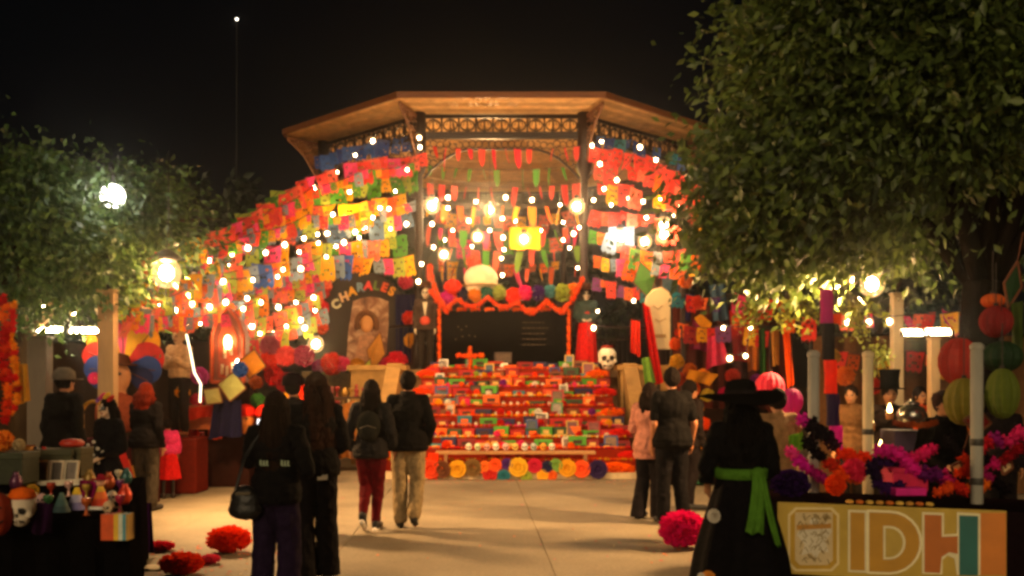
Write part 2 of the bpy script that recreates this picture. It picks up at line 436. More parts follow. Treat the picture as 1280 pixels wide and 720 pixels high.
# ------------------------------------------------------------------ paper flags
_flag = {}
def flag_mesh(c, shape):
    k = (c, shape)
    if k in _flag: return _flag[k]
    mb = MB(); rr = random.Random(hash(shape) & 255)
    if shape == 'pen':      # narrow pointed pennant
        vs = []; prof = [(0,.5),(.25,.5),(.6,.46),(.85,.3),(1,.03)]
        for t, w_ in prof:
            for x in (-1, 0, 1): vs.append((x*w_, .10*(1-abs(x)) + .06*math.sin(t*4), -t))
        fs = [(j*3+i, j*3+i+1, (j+1)*3+i+1, (j+1)*3+i) for j in range(4) for i in range(2)]
        mb.add(vs, fs)
    else:
        nx, nz = 6, 6
        vs = []
        for j in range(nz+1):
            for i in range(nx+1):
                x = i/nx - .5; z = -j/nz
                if j == nz: z -= (.09 if i % 2 else -.03)
                vs.append((x*(1 - .06*j/nz), .09*math.sin(x*3.2 + j*.5 + len(shape)) + .10*(j/nz)**2*(1 if shape == 'a' else -1), z))
        holes = {(1,1),(4,1),(2,3),(3,3),(1,4),(4,4)} if shape == 'a' else {(2,1),(3,1),(1,2),(4,2),(2,4),(3,4)}
        fs = []
        for j in range(nz):
            for i in range(nx):
                q = (j*(nx+1)+i, j*(nx+1)+i+1, (j+1)*(nx+1)+i+1, (j+1)*(nx+1)+i)
                if (i, j) in holes:   # punched diamond: four corner triangles remain
                    b = len(vs); c4 = [Vector(vs[t]) for t in q]
                    mid = [(c4[t] + c4[(t+1)%4])/2 for t in range(4)]
                    vs.extend([tuple(m_) for m_ in mid])
                    fs += [(q[t], b+t, b+(t+3)%4) for t in range(4)]
                else: fs.append(q)
        mb.add(vs, fs)
    _flag[k] = mb.mesh('flag', paper(c), True); return _flag[k]
def flag_garland(label, px, d0, d1, n, cols, size, yaw=0., shape=None, hgt=1.15, group='paper flag garlands', sag=.045, skip=.08):
    pts = pixpath(px, d0, d1); o = pts[0].copy()
    root = thing('paper_flag_garland', label, 'paper garland', o, group=group)
    path = sagpath([p - o for p in pts], 6, sag)
    mb = MB(); mb.tube(path, .006, 4); mb.build('cord', M('#3a2c20', .8), root)
    L = [0]
    for i in range(1, len(path)): L.append(L[-1] + (path[i]-path[i-1]).length)
    for k in range(n):
        if random.random() < skip: continue
        s_ = (k+.5)/n*L[-1]
        i = max(j for j in range(len(L)) if L[j] <= s_); i = min(i, len(path)-2)
        p = path[i].lerp(path[i+1], (s_-L[i])/max(1e-6, L[i+1]-L[i]))
        t = path[i+1]-path[i]
        c = cols[k % len(cols)] if isinstance(cols, (list, tuple)) else cols
        sh = shape or random.choice(['a', 'b'])
        w_ = size*(.78 if sh != 'pen' else 1.2)*random.uniform(.65, 1.3)
        rot = (random.uniform(-.4,.4), -math.atan2(t.z, math.hypot(t.x,t.y))*(1 if t.x > 0 else -1)*.45, yaw + random.uniform(-.8,.8))
        link('flag', flag_mesh(c, sh), root, p, rot=rot, scale=(w_, w_, w_*hgt*random.uniform(.85,1.25)))
    return root

# ------------------------------------------------------------------ paper flowers
_pom = {}
def pom_mesh(c, n=150, seed=0, flat=1.0):
    k = (c, n, seed)
    if k in _pom: return _pom[k]
    r = random.Random(seed*7+3); mb = MB()
    mb.ell((0,0,0), (.72,.72,.72), 10, 7)
    for i in range(n):
        z = 1 - 2*(i+.5)/n; a = i*2.39996; q = math.sqrt(1-z*z)
        d = Vector((q*math.cos(a), q*math.sin(a), z)); d = (d + Vector((r.uniform(-.18,.18), r.uniform(-.18,.18), r.uniform(-.18,.18)))).normalized()
        t = d.cross(Vector((r.uniform(-1,1), r.uniform(-1,1), r.uniform(-1,1)))).normalized(); b = d.cross(t)
        L = r.uniform(.86, 1.06); w_ = r.uniform(.16, .27)*math.sqrt(150/n)
        p0 = d*.55
        vs = [p0 - t*w_*.5, p0 + t*w_*.5, d*L*.88 + t*w_*1.15 + b*w_*.4, d*L + b*w_*.15 + t*w_*.3, d*L*.95 - b*w_*.3 - t*w_*.35, d*L*.88 - t*w_*1.15 + b*w_*.5]
        mb.add(vs, [(0,1,2,3),(0,3,4,5)])
    _pom[k] = mb.mesh('pompom', M(c, .85, .16, 5., .0, .3)); return _pom[k]
def pompom(px, py, d, rpx, c, label, n=150, loc=None, name='paper_pompom', cat='pompom', group=None, sc=(1,1,1), seed=0):
    r = rpx*d/F; p = loc if loc is not None else P(px, py, d)
    o = link(name, pom_mesh(c, n, seed), None, p, rot=(random.uniform(0,.5), random.uniform(0,.5), random.uniform(0,6)))
    o.scale = (r*sc[0], r*sc[1], r*sc[2])
    if sc != (1,1,1): o.rotation_euler = (0, 0, 0)
    return tag(o, label, cat, group)
_ros = {}
def rosette_mesh(c, c2):
    k = (c, c2)
    if k in _ros: return _ros[k]
    mb = MB()   # faces -Y
    for ring, (n, L, tilt, w_) in enumerate(((11, 1.0, 14, .36), (9, .74, 32, .30), (7, .48, 55, .24))):
        for i in range(n):
            a = 2*math.pi*(i + .5*ring)/n
            m = Matrix.Rotation(a, 3, 'Y') @ Matrix.Rotation(R(tilt), 3, 'X')
            pr = [(0,.05,0), (.06,.6,.0), (w_,.62,.06), (w_*.8,.9,.0), (0,1.0,-.05)]
            vs = [Vector((0,-.05*ring,.08))] + [Vector((s_*w_*ww, yy*.0 - .06*ring - cup, L*zz)) for (ww, zz, yy, cup) in ((.35,.3,0,.0),(1,.65,0,.10),(.75,.92,0,.12)) for s_ in (-1, 1)] + [Vector((0,-.06*ring-.02,L))]
            vs = [m @ v_ for v_ in vs]
            mb.add(vs, [(0,2,1),(1,2,4,3),(3,4,6,5),(5,6,7)])
    mb.ell((0,-.2,0), (.2,.14,.2), 8, 6, 1)
    _ros[k] = mb.mesh('paper_flower', [M(c, .8, .16, 6., 0, .25), M(c2, .85, .2, 20., .4)]); return _ros[k]
def rosette(px, py, d, rpx, c, label, c2=YEL, tilt=0, group=None):
    r = rpx*d/F
    o = link('paper_flower', rosette_mesh(c, c2), None, P(px, py, d), rot=(R(random.uniform(-12, 12)), random.uniform(0, 6), R(tilt)), scale=r)
    return tag(o, label, 'paper flower', group)
def garland_mesh(path, r, c, name='marigold_garland', seed=1, step=1.25):
    """thick garland of marigold heads threaded along a path (local coordinates)"""
    rr = random.Random(seed); mb = MB(); L = [0]
    for i in range(1, len(path)): L.append(L[-1] + (path[i]-path[i-1]).length)
    n = max(2, int(L[-1]/(r*step)))
    for k in range(n):
        s_ = (k+.5)/n*L[-1]; i = min(max(j for j in range(len(L)) if L[j] <= s_), len(path)-2)
        p = path[i].lerp(path[i+1], (s_-L[i])/max(1e-6, L[i+1]-L[i])) + Vector((rr.uniform(-1,1), rr.uniform(-1,1), rr.uniform(-1,1)))*r*.18
        q = r*rr.uniform(.8, 1.15); mi = rr.randrange(len(c)) if isinstance(c, (list, tuple)) else 0
        mb.ell(p, (q*.78,q*.78,q*.7), 6, 5, mi)
        for j in range(11):
            z = 1 - 2*(j+.5)/11; a = j*2.4 + k; w_ = math.sqrt(1-z*z); d = Vector((w_*math.cos(a), w_*math.sin(a), z))
            t = d.cross(Vector((.3,.5,.8))).normalized(); b = d.cross(t)
            mb.add([p + d*q*.5 - t*q*.3, p + d*q*.5 + t*q*.3, p + d*q*1.08 + t*q*.38 + b*q*.12, p + d*q*1.08 - t*q*.38 - b*q*.12], [(0,1,2,3)], mi)
    cl = c if isinstance(c, (list, tuple)) else [c]
    return mb.mesh(name, [M(x, .85, .2, 30., 0, .15) for x in cl])
def garland(label, px, d0, d1, rpx, c, sag=.0, seed=1, name='marigold_garland', cat='garland', group=None):
    pts = pixpath(px, d0, d1); o = pts[0].copy()
    path = sagpath([p-o for p in pts], 6, sag)
    return tag(link(name, garland_mesh(path, rpx*(d0+d1)/2/F, c, name, seed), None, o), label, cat, group)

# ------------------------------------------------------------------ hanging cloth, cards, boxes, balls
def drape(px, d, c, label, name='hanging_cloth', cat='cloth', folds=3, amp=.05, thick=.006, group=None, rz=0):
    """px: four corners (top-left, top-right, bottom-right, bottom-left) in pixels at distance d; a folded sheet"""
    tl, tr, br, bl = [P(p[0], p[1], d) for p in px]; o = (bl+br)/2
    nx, nz = 14, 8; mb = MB(); vs = []
    for sgn in (0, 1):
        for j in range(nz+1):
            t = j/nz; a = tl.lerp(bl, t); b = tr.lerp(br, t)
            for i in range(nx+1):
                u = i/nx; p = a.lerp(b, u) - o
                p.y += amp*(.4 + .6*t)*math.sin(u*folds*2*math.pi + .7*t + px[0][0]) + sgn*thick
                p.z += .012*math.sin(u*9 + px[0][0])*t
                vs.append(p)
    W = nx+1; N = W*(nz+1); fs = []
    for j in range(nz):
        for i in range(nx):
            fs.append((j*W+i, (j+1)*W+i, (j+1)*W+i+1, j*W+i+1)); fs.append((N+j*W+i, N+j*W+i+1, N+(j+1)*W+i+1, N+(j+1)*W+i))
    mb.add(vs, fs)
    ob = mb.build(name, M(c, .85, .2, 10., .2, .2), None, o, True)
    return tag(ob, label, cat, group)
def diamond(px, py, d, w_, h_, c, label, ang=0, name='paper_diamond', cat='paper ornament', c2=None):
    """paper diamond ornament: folded double pyramid with a border"""
    o = P(px, py, d); W, H = w_*d/F, h_*d/F; mb = MB()
    vs = [(-W,0,0),(0,0,-H),(W,0,0),(0,0,H),(0,-W*.22,0),(0,W*.22,0)]
    mb.add(vs, [(0,1,4),(1,2,4),(2,3,4),(3,0,4),(1,0,5),(2,1,5),(3,2,5),(0,3,5)])
    root = mb.build(name, paper(c), None, o); root.rotation_euler = (0, R(ang), R(random.uniform(-15,15)))
    b = MB(); r = .012
    for i in range(4): b.tube([vs[i], vs[(i+1)%4]], r, 5)
    b.tube([(0,0,H),(0,0,H+.25)], .004, 4)
    b.build('border', M(c2 or BRN, .8), root)
    return tag(root, label, cat)
def box(px, py, d, w_, h_, dep, c, label, name='wrapped_box', cat='box', rz=0, band=None, lid=True, group=None):
    """box with lid and ribbon; px,py is the centre of its front"""
    W, H = w_*d/F, h_*d/F; o = P(px, py, d); o.z -= H/2; o.y += dep/2
    root = thing(name, label, cat, o, R(rz), group)
    mb = MB(); mb.box((0,0,H*.4), (W,dep,H*.8)); bo = mb.build('body', M(c, .75, .2, 12., .2), root); bev(bo, .008)
    if lid:
        mb = MB(); mb.box((0,0,H*.89), (W*1.05,dep*1.05,H*.22)); bo = mb.build('lid', M(c, .7, .25, 8., .2), root); bev(bo, .008)
    if band:
        mb = MB(); mb.box((0,-dep*.53,H*.5), (W*.16,.006,H)); mb.box((0,0,H*1.01), (W*.16,dep*1.06,.006)); mb.build('ribbon', M(band, .5), root)
    return root
def bev(o, w_, seg=2):
    m = o.modifiers.new('bevel', 'BEVEL'); m.width = w_; m.segments = seg; m.limit_method = 'ANGLE'
_hb = {}
def honey_ball(px, py, d, rx, rz_, c, label, name='paper_lantern', cat='paper lantern'):
    """honeycomb paper ball with ribs and a hanging thread"""
    o = P(px, py, d); a, h_ = rx*d/F, rz_*d/F; mb = MB(); n = 28; vs = []; prof = 9
    for j in range(prof+1):
        t = math.pi*j/prof
        for i in range(n):
            w_ = 2*math.pi*i/n; q = math.sin(t)*(a*(1 if i % 2 else .9)) + .004
            vs.append((q*math.cos(w_), q*math.sin(w_), h_*math.cos(t)))
    fs = [(j*n+i, (j+1)*n+i, (j+1)*n+(i+1)%n, j*n+(i+1)%n) for j in range(prof) for i in range(n)]
    mb.add(vs, fs)
    root = mb.build(name, paper(c), None, o)
    b = MB(); b.tube([(0,0,h_),(0,0,h_+.35)], .004, 4); b.lathe([(.02,h_-.01),(.02,h_+.02)], 8); b.build('hanging_thread', M('#2a2018', .8), root)
    return tag(root, label, cat)
def post(px, d, ztop, wpx, c, label, name='wooden_post', cat='post', zb=0., rnd=False, dd=None):
    W = wpx*d/F; o = Vector((XA(px, d), d, zb)); root = thing(name, label, cat, o)
    mb = MB()
    if rnd: mb.lathe([(W/2,0),(W/2,ztop-zb)], 14)
    else: mb.box((0,0,(ztop-zb)/2), (W, dd or W, ztop-zb))
    sh = mb.build('shaft', M(c, .7, .2, 5., .3, 0, 0, 0, '', (1,1,.3)), root, smooth=rnd)
    if not rnd: bev(sh, .01)
    mb = MB()
    if rnd: mb.lathe([(W*.58,ztop-zb+.001),(W*.58,ztop-zb+.03),(W*.3,ztop-zb+.05)], 14)
    else: mb.box((0,0,ztop-zb+.02), (W*1.12,(dd or W)*1.12,.036))
    mb.build('cap', M(c, .7, .2, 5., .3), root)
    if rnd:
        for zt in (.9, 1.18):
            mb = MB(); mb.lathe([(W/2+.002,zt),(W/2+.004,zt+.005),(W/2+.004,zt+.045),(W/2+.002,zt+.05)], 14, cap=False); mb.build('tape_band', M('#3a3630', .6, .3), root, smooth=True)
    mb = MB(); mb.box((0,0,.015), (W*1.6,(dd or W)*1.6,.028)); mb.build('foot_plate', M('#3a332c', .6), root)
    return root
def text_mesh(s, size, depth, align='CENTER', bold=0.):
    cu = bpy.data.curves.new('lettering', 'FONT'); cu.body = s; cu.size = size; cu.extrude = depth; cu.align_x = align; cu.align_y = 'CENTER'; cu.offset = bold
    ob = bpy.data.objects.new('tmp', cu); col.objects.link(ob)
    dg = bpy.context.evaluated_depsgraph_get(); me = bpy.data.meshes.new_from_object(ob.evaluated_get(dg))
    bpy.data.objects.remove(ob); me.transform(Matrix.Rotation(R(90), 4, 'X')); return me

# ------------------------------------------------------------------ people
def cap_prim(mb, a, b, ra, rb, n=12, sq=None):
    """closed tapered capsule"""
    a, b = Vector(a), Vector(b); t = (b-a); L = t.length; t = t.normalized() if L > 1e-6 else Vector((0,0,1))
    u = t.cross(Vector((0,1,0)) if abs(t.y) < .9 else Vector((1,0,0))).normalized(); w_ = t.cross(u)
    rings = [(-.92,.38,0),(-.7,.71,0),(-.38,.92,0),(0,1,0),(0,1,1),(.38,.92,1),(.7,.71,1),(.92,.38,1)]
    vs = [a - t*ra]; fs = []
    for (o, s_, e) in rings:
        c, r = (b, rb) if e else (a, ra)
        for k in range(n):
            g = 2*math.pi*k/n; off = (u*math.cos(g) + w_*math.sin(g))*r*s_
            if sq: off = Vector((off.x*sq[0], off.y*sq[1], off.z))
            vs.append(c + t*r*o + off)
    vs.append(b + t*rb)
    for k in range(n): fs.append((0, 1+(k+1)%n, 1+k))
    for j in range(7):
        for k in range(n): fs.append((1+j*n+k, 1+j*n+(k+1)%n, 1+(j+1)*n+(k+1)%n, 1+(j+1)*n+k))
    e = len(vs)-1
    for k in range(n): fs.append((1+7*n+k, 1+7*n+(k+1)%n, e))
    mb.add(vs, fs)
def remesh(mb, voxel, smooth=5, wrinkle=0., wscale=9., stretch=(1,1,.5), seed=0.):
    me = bpy.data.meshes.new('tmp'); me.from_pydata(mb.v, [], mb.f); ob = bpy.data.objects.new('tmp', me); col.objects.link(ob)
    m = ob.modifiers.new('r', 'REMESH'); m.mode = 'VOXEL'; m.voxel_size = voxel; m.use_smooth_shade = True
    if smooth: q = ob.modifiers.new('s', 'SMOOTH'); q.factor = .5; q.iterations = smooth
    dg = bpy.context.evaluated_depsgraph_get(); out = bpy.data.meshes.new_from_object(ob.evaluated_get(dg))
    bpy.data.objects.remove(ob); bpy.data.meshes.remove(me)
    if wrinkle:
        out.update(); N = len(out.vertices); co = np.empty(N*3); out.vertices.foreach_get('co', co); no = np.empty(N*3); out.vertices.foreach_get('normal', no)
        co = co.reshape(-1,3); no = no.reshape(-1,3)
        dv = np.array([mnoise.noise(Vector((c[0]*wscale*stretch[0]+seed, c[1]*wscale*stretch[1], c[2]*wscale*stretch[2]))) + .5*mnoise.noise(Vector((c[0]*wscale*2.1, c[1]*wscale*2.1+seed, c[2]*wscale*1.3))) for c in co])
        dv = np.where(np.abs(dv) < .5, (1 - 2.6*np.abs(dv))*.9, dv*-.4)
        co = co + no*(dv*wrinkle)[:,None]; out.vertices.foreach_set('co', co.ravel()); out.update()
    out.polygons.foreach_set('use_smooth', [True]*len(out.polygons))
    return out
def hand_prims(mb, wr, f, l, curl=.5, s=1.):
    """palm, four fingers and a thumb: f finger direction, l towards the thumb"""
    f = f.normalized(); l = (l - f*l.dot(f)).normalized(); n = f.cross(l)
    cap_prim(mb, wr, wr + f*.05*s, .024*s, .03*s)
    for k, (o, L) in enumerate(((.031,.066),(.010,.076),(-.011,.07),(-.03,.055))):
        r0 = wr + f*.078*s + l*o*s; r1 = r0 + (f + n*curl*.5).normalized()*L*.5*s; r2 = r1 + (f*.7 + n*curl*1.2).normalized()*L*.5*s
        cap_prim(mb, wr + f*.035*s + l*o*.75*s, r0, .013*s, .0115*s, 8); cap_prim(mb, r0, r1, .0105*s, .0095*s, 8); cap_prim(mb, r1, r2, .0095*s, .008*s, 8)
    t0 = wr + f*.022*s + l*.02*s; t1 = t0 + (l*.75 + f*.7 + n*.3).normalized()*.04*s; t2 = t1 + (f + n*.4 + l*.15).normalized()*.034*s
    cap_prim(mb, t0, t1, .014*s, .012*s, 8); cap_prim(mb, t1, t2, .0115*s, .009*s, 8)
STAND = dict(lsh=(-.165,0,1.385), rsh=(.165,0,1.385), lel=(-.215,-.03,1.10), rel=(.215,-.03,1.10), lwr=(-.205,.06,.86), rwr=(.205,.06,.86),
             lhp=(-.085,0,.90), rhp=(.085,0,.90), lkn=(-.095,.015,.49), rkn=(.095,.015,.49), lan=(-.10,-.02,.085), ran=(.10,-.02,.085), lto=(-.12,.15,.03), rto=(.12,.15,.03))
def V3(x): return Vector(x)
def person(label, loc, H=1.7, yaw=0., pose=None, top=BLK, sleeve='long', hem=.84, bottom=NAV, flare=0., skirt=None, hair=('long', '#140c08', .35), shoes=BLK,
           skin='#a06a48', vox=.012, group=None, bulk=1., name='person', cat='person', lean=0., headyaw=0., sole=None, tights=None, face='plain', collar=None):
    J = {k: V3(v) for k, v in STAND.items()}
    if pose: J.update({k: V3(v) for k, v in pose.items()})
    S = H/1.7
    root = thing(name, label, cat, loc, R(yaw), group)
    hc = V3((0,.025,1.575)); hr = Matrix.Rotation(R(headyaw), 3, 'Z')
    def hp(x, y, z): return hc + hr @ V3((x,y,z))
    b = MB()
    b.ell(hc, (.074,.092,.112), 14, 10, 0, hr); cap_prim(b, hp(0,.045,-.055), hp(0,.062,-.075), .045, .034)
    cap_prim(b, hp(0,.09,.005), hp(0,.108,-.022), .010, .014, 8)     # nose
    for s_ in (-1, 1): b.ell(hp(s_*.076,-.005,-.01), (.010,.022,.032), 8, 6, 0, hr)
    cap_prim(b, (0,-.005,1.42), hp(0,-.02,-.09), .055, .048)
    b.ell((0,0,1.27), (.16*bulk,.105*bulk,.17), 16, 10); b.ell((0,.005,1.08), (.13*bulk,.092*bulk,.17), 16, 10); b.ell((0,-.008,.92), (.16*bulk,.112*bulk,.13), 16, 10)
    cap_prim(b, J['lsh']*1, J['rsh']*1, .052, .052)
    for s_ in 'lr':
        cap_prim(b, J[s_+'sh'], J[s_+'el'], .048, .038); cap_prim(b, J[s_+'el'], J[s_+'wr'], .038, .026)
        fd = (J[s_+'wr'] - J[s_+'el']).normalized(); th = V3((0,1,.15)) if abs(fd.y) < .75 else V3((1 if s_ == 'l' else -1, 0, .3))
        if s_ == 'l': hand_prims(b, J['lwr'] + fd*.012, fd, th, .55)
        else: hand_prims(b, J['rwr'] + fd*.012, fd, th, -.55)
        cap_prim(b, J[s_+'hp'], J[s_+'kn'], .082*bulk, .054); cap_prim(b, J[s_+'kn'], J[s_+'an'], .054, .036)
        cap_prim(b, J[s_+'an'] + V3((0,0,-.035)), J[s_+'to'], .034, .026)
    me = remesh(b, vox, 4)
    SK = M(skin, .55, .1, 12., .05); me.materials.clear()
    for m_ in (SK, M('#140a06', .3), M('#7a2c22', .5), M(tights or skin, .6, .1, 12., .05)): me.materials.append(m_)
    if face != 'none':
        for pl_ in me.polygons:
            c = pl_.center
            if c.z > 1.42:
                q = hr.transposed() @ (c - hc)
                if q.y > .05:
                    if abs(abs(q.x) - .031) < (.014 if face == 'plain' else .024) and abs(q.z - .008) < (.008 if face == 'plain' else .024): pl_.material_index = 1
                    if abs(q.x) < .027 and abs(q.z + .058) < .008: pl_.material_index = 2
                    if face == 'skull' and abs(q.x) < .011 and abs(q.z + .024) < .013: pl_.material_index = 1
            elif c.z < .75 and tights: pl_.material_index = 3
    def part(mesh, nm, mat):
        mesh.materials.clear()
        for m_ in (mat if isinstance(mat, list) else [mat]): mesh.materials.append(m_)
        o = link(nm, mesh, root); o.scale = (S, S, S); return o
    o = link('body', me, root); o.scale = (S, S, S)
    # upper garment
    if top:
        g = MB(); k = .02
        if hem < .92: g.ell((0,-.014,hem+.06), (.180*bulk+k,.134*bulk+k,.165), 16, 10)
        g.ell((0,-.004,1.27), ((.17*bulk)+k,(.112*bulk)+k,.185), 16, 10); g.ell((0,0,1.09), (.142*bulk+k,.10*bulk+k,.19), 16, 10)
        cap_prim(g, J['lsh']*1, J['rsh']*1, .06+.5*k, .06+.5*k); cap_prim(g, (0,-.006,1.38), (0,-.004,1.425), .085, .068)
        if hem < 1.0:
            cap_prim(g, (0,-.010,1.0), (0,-.014,max(hem+.08, .9)), .125+k, .14+k, 16, (1.3*bulk, 1.1*bulk))
        for s_ in 'lr':
            cap_prim(g, J[s_+'sh'], J[s_+'el'] if sleeve == 'long' else J[s_+'sh'].lerp(J[s_+'el'], .72), .058+k*.6, .048+k*.6)
            if sleeve == 'long': cap_prim(g, J[s_+'el'], J[s_+'el'].lerp(J[s_+'wr'], .93), .048+k*.6, .034+k*.6)
        gm = remesh(g, vox, 3, .011, 7., (.8,.8,1.3), loc[0])
        # cut the rounded bottom to a clean hem
        bm = bmesh.new(); bm.from_mesh(gm)
        bmesh.ops.bisect_plane(bm, geom=bm.verts[:]+bm.edges[:]+bm.faces[:], plane_co=(0,0,1.5), plane_no=(0,0,1), clear_outer=True)
        bmesh.ops.bisect_plane(bm, geom=bm.verts[:]+bm.edges[:]+bm.faces[:], plane_co=(0,0,hem), plane_no=(0,0,1), clear_inner=True)
        for v_ in bm.verts:
            if v_.co.z < hem+.05: v_.co.x *= 1.03; v_.co.y *= 1.04
        bm.to_mesh(gm); bm.free()
        tp = part(gm, 'top', garb(top))
        if collar:
            c = MB(); c.lathe([(.078,1.42),(.085,1.44),(.083,1.485),(.07,1.49)], 18); co = part(c.mesh('collar', garb(collar), True), 'collar', garb(collar)); co.parent = tp; co.scale = (1,1,1)
    if skirt:
        prof, sc_, fold = skirt
        g = MB(); g.lathe(prof, 72, (0,0,0), 0, fold, 9, False)
        g.lathe([(r_-.012, z_) for r_, z_ in prof][::-1], 72, (0,0,0), 0, fold, 9, False)
        part(g.mesh('skirt', garb(sc_), True), 'skirt', garb(sc_))
    elif bottom:
        g = MB(); k = .016
        g.ell((0,-.012,.925), (.162*bulk+k,.118*bulk+k,.135), 16, 10)
        for s_ in 'lr':
            cap_prim(g, J[s_+'hp'] + V3((0,-.01,0)), J[s_+'kn'], .092*bulk+k*.5, .060+k+flare*.3); cap_prim(g, J[s_+'kn'], J[s_+'an'].lerp(J[s_+'kn'], .05) if flare < .02 else J[s_+'an'] + V3((0,0,-.06)), .060+k+flare*.3, .045+k+flare, 14)
        tm_ = remesh(g, vox, 3, .009, 8., (1,1,.9), loc[1])
        if flare >= .02:
            bm = bmesh.new(); bm.from_mesh(tm_); bmesh.ops.bisect_plane(bm, geom=bm.verts[:]+bm.edges[:]+bm.faces[:], plane_co=(0,0,.03), plane_no=(0,0,1), clear_inner=True); bm.to_mesh(tm_); bm.free()
        part(tm_, 'trousers', garb(bottom))
    for s_ in 'lr':
        g = MB(); an, to = J[s_+'an'], J[s_+'to']
        cap_prim(g, an + V3((0,-.01,-.01)), an + V3((0,-.015,-.045)), .05, .045); cap_prim(g, an + V3((0,-.01,-.045)), to + V3((0,.02,.012)), .043, .036)
        sh = part(remesh(g, min(vox, .011), 2), 'shoe', M(shoes, .6, .2, 20., .1))
        if sole:
            d = (to-an); g = MB(); g2 = [an + V3((0,-.055,0)), to + V3((0,.05,0))]
            cap_prim(g, V3((g2[0].x, g2[0].y, an.z-.082)), V3((g2[1].x, g2[1].y, to.z-.02)), .032, .028, 10)
            so = part(g.mesh('sole', M(sole, .6)), 'sole', M(sole, .6)); so.parent = sh; so.scale = (1,1,1)
    # hair
    if hair:
        st, hcx, ln = hair; g = MB()
        g.ell(hp(0,-.022,.026), (.088,.10,.112), 16, 10, 0, hr)
        if st in ('long', 'wavy'):
            w0 = .086 if st == 'long' else .11
            prev = hp(0,-.06,-.02)
            steps = max(2, int(ln/.07))
            for i in range(steps+1):
                t = i/steps; c = hp(0,-.055-.05*min(1, t*2.2),-.02-ln*t)
                c.y = min(c.y, -.075 if t > .45 else c.y)
                g.ell(c, (w0*(1.05 + .35*math.sin(t*2.6)*(1-.35*t)), .05*(1-.35*t) + .012, .07), 14, 8, 0, hr)
            for s_ in (-1, 1): cap_prim(g, hp(s_*.072,.0,.02), hp(s_*.088,-.03,-.16), .026, .032)
        elif st == 'bun': g.ell(hp(0,-.11,.06), (.055,.05,.055), 12, 8)
        hm = remesh(g, vox*.8, 3, .010, 22., (1,1,.18), loc[0]+3)
        bm = bmesh.new(); bm.from_mesh(hm); 
        # locks: thin tapered strands over the mass
        if st in ('long', 'wavy'):
            rr = random.Random(int(loc[0]*100)); sm = MB()
            for i in range(110):
                a = rr.uniform(-2.3, 2.3); x0 = .09*math.sin(a); y0 = -.025 - .10*math.cos(a)
                L = ln*rr.uniform(.75, 1.12); pts = []
                sp = rr.uniform(.9, 1.7 if st == 'wavy' else 1.35)
                for q in range(7):
                    t = q/6; wv = (.022 if st == 'wavy' else .008)*math.sin(t*(11 if st == 'wavy' else 5) + i)
                    p = hp(x0*(1 + (sp-1)*min(1, t*1.8)) + wv, y0*(1 if t < .15 else 1.05) - .03*min(1,t*3), .03 - L*t - .02*abs(math.sin(a)))
                    if t > .4: p.y = min(p.y, -.07 if abs(x0) < .06 else p.y)
                    pts.append(p)
                sm.tube(pts, [.007,.009,.009,.009,.008,.006,.002], 4)
            tm = sm.mesh('t', [], True); bm.from_mesh(tm)
        for fc in bm.faces: fc.smooth = True
        bm.to_mesh(hm); bm.free()
        part(hm, 'hair', M(hcx, .83, .5, 40., .3, 0, 0, 0, 'hair', (1,1,.08)))
    return root
def on_ground(px, d): return (XA(px, d), d, 0.)

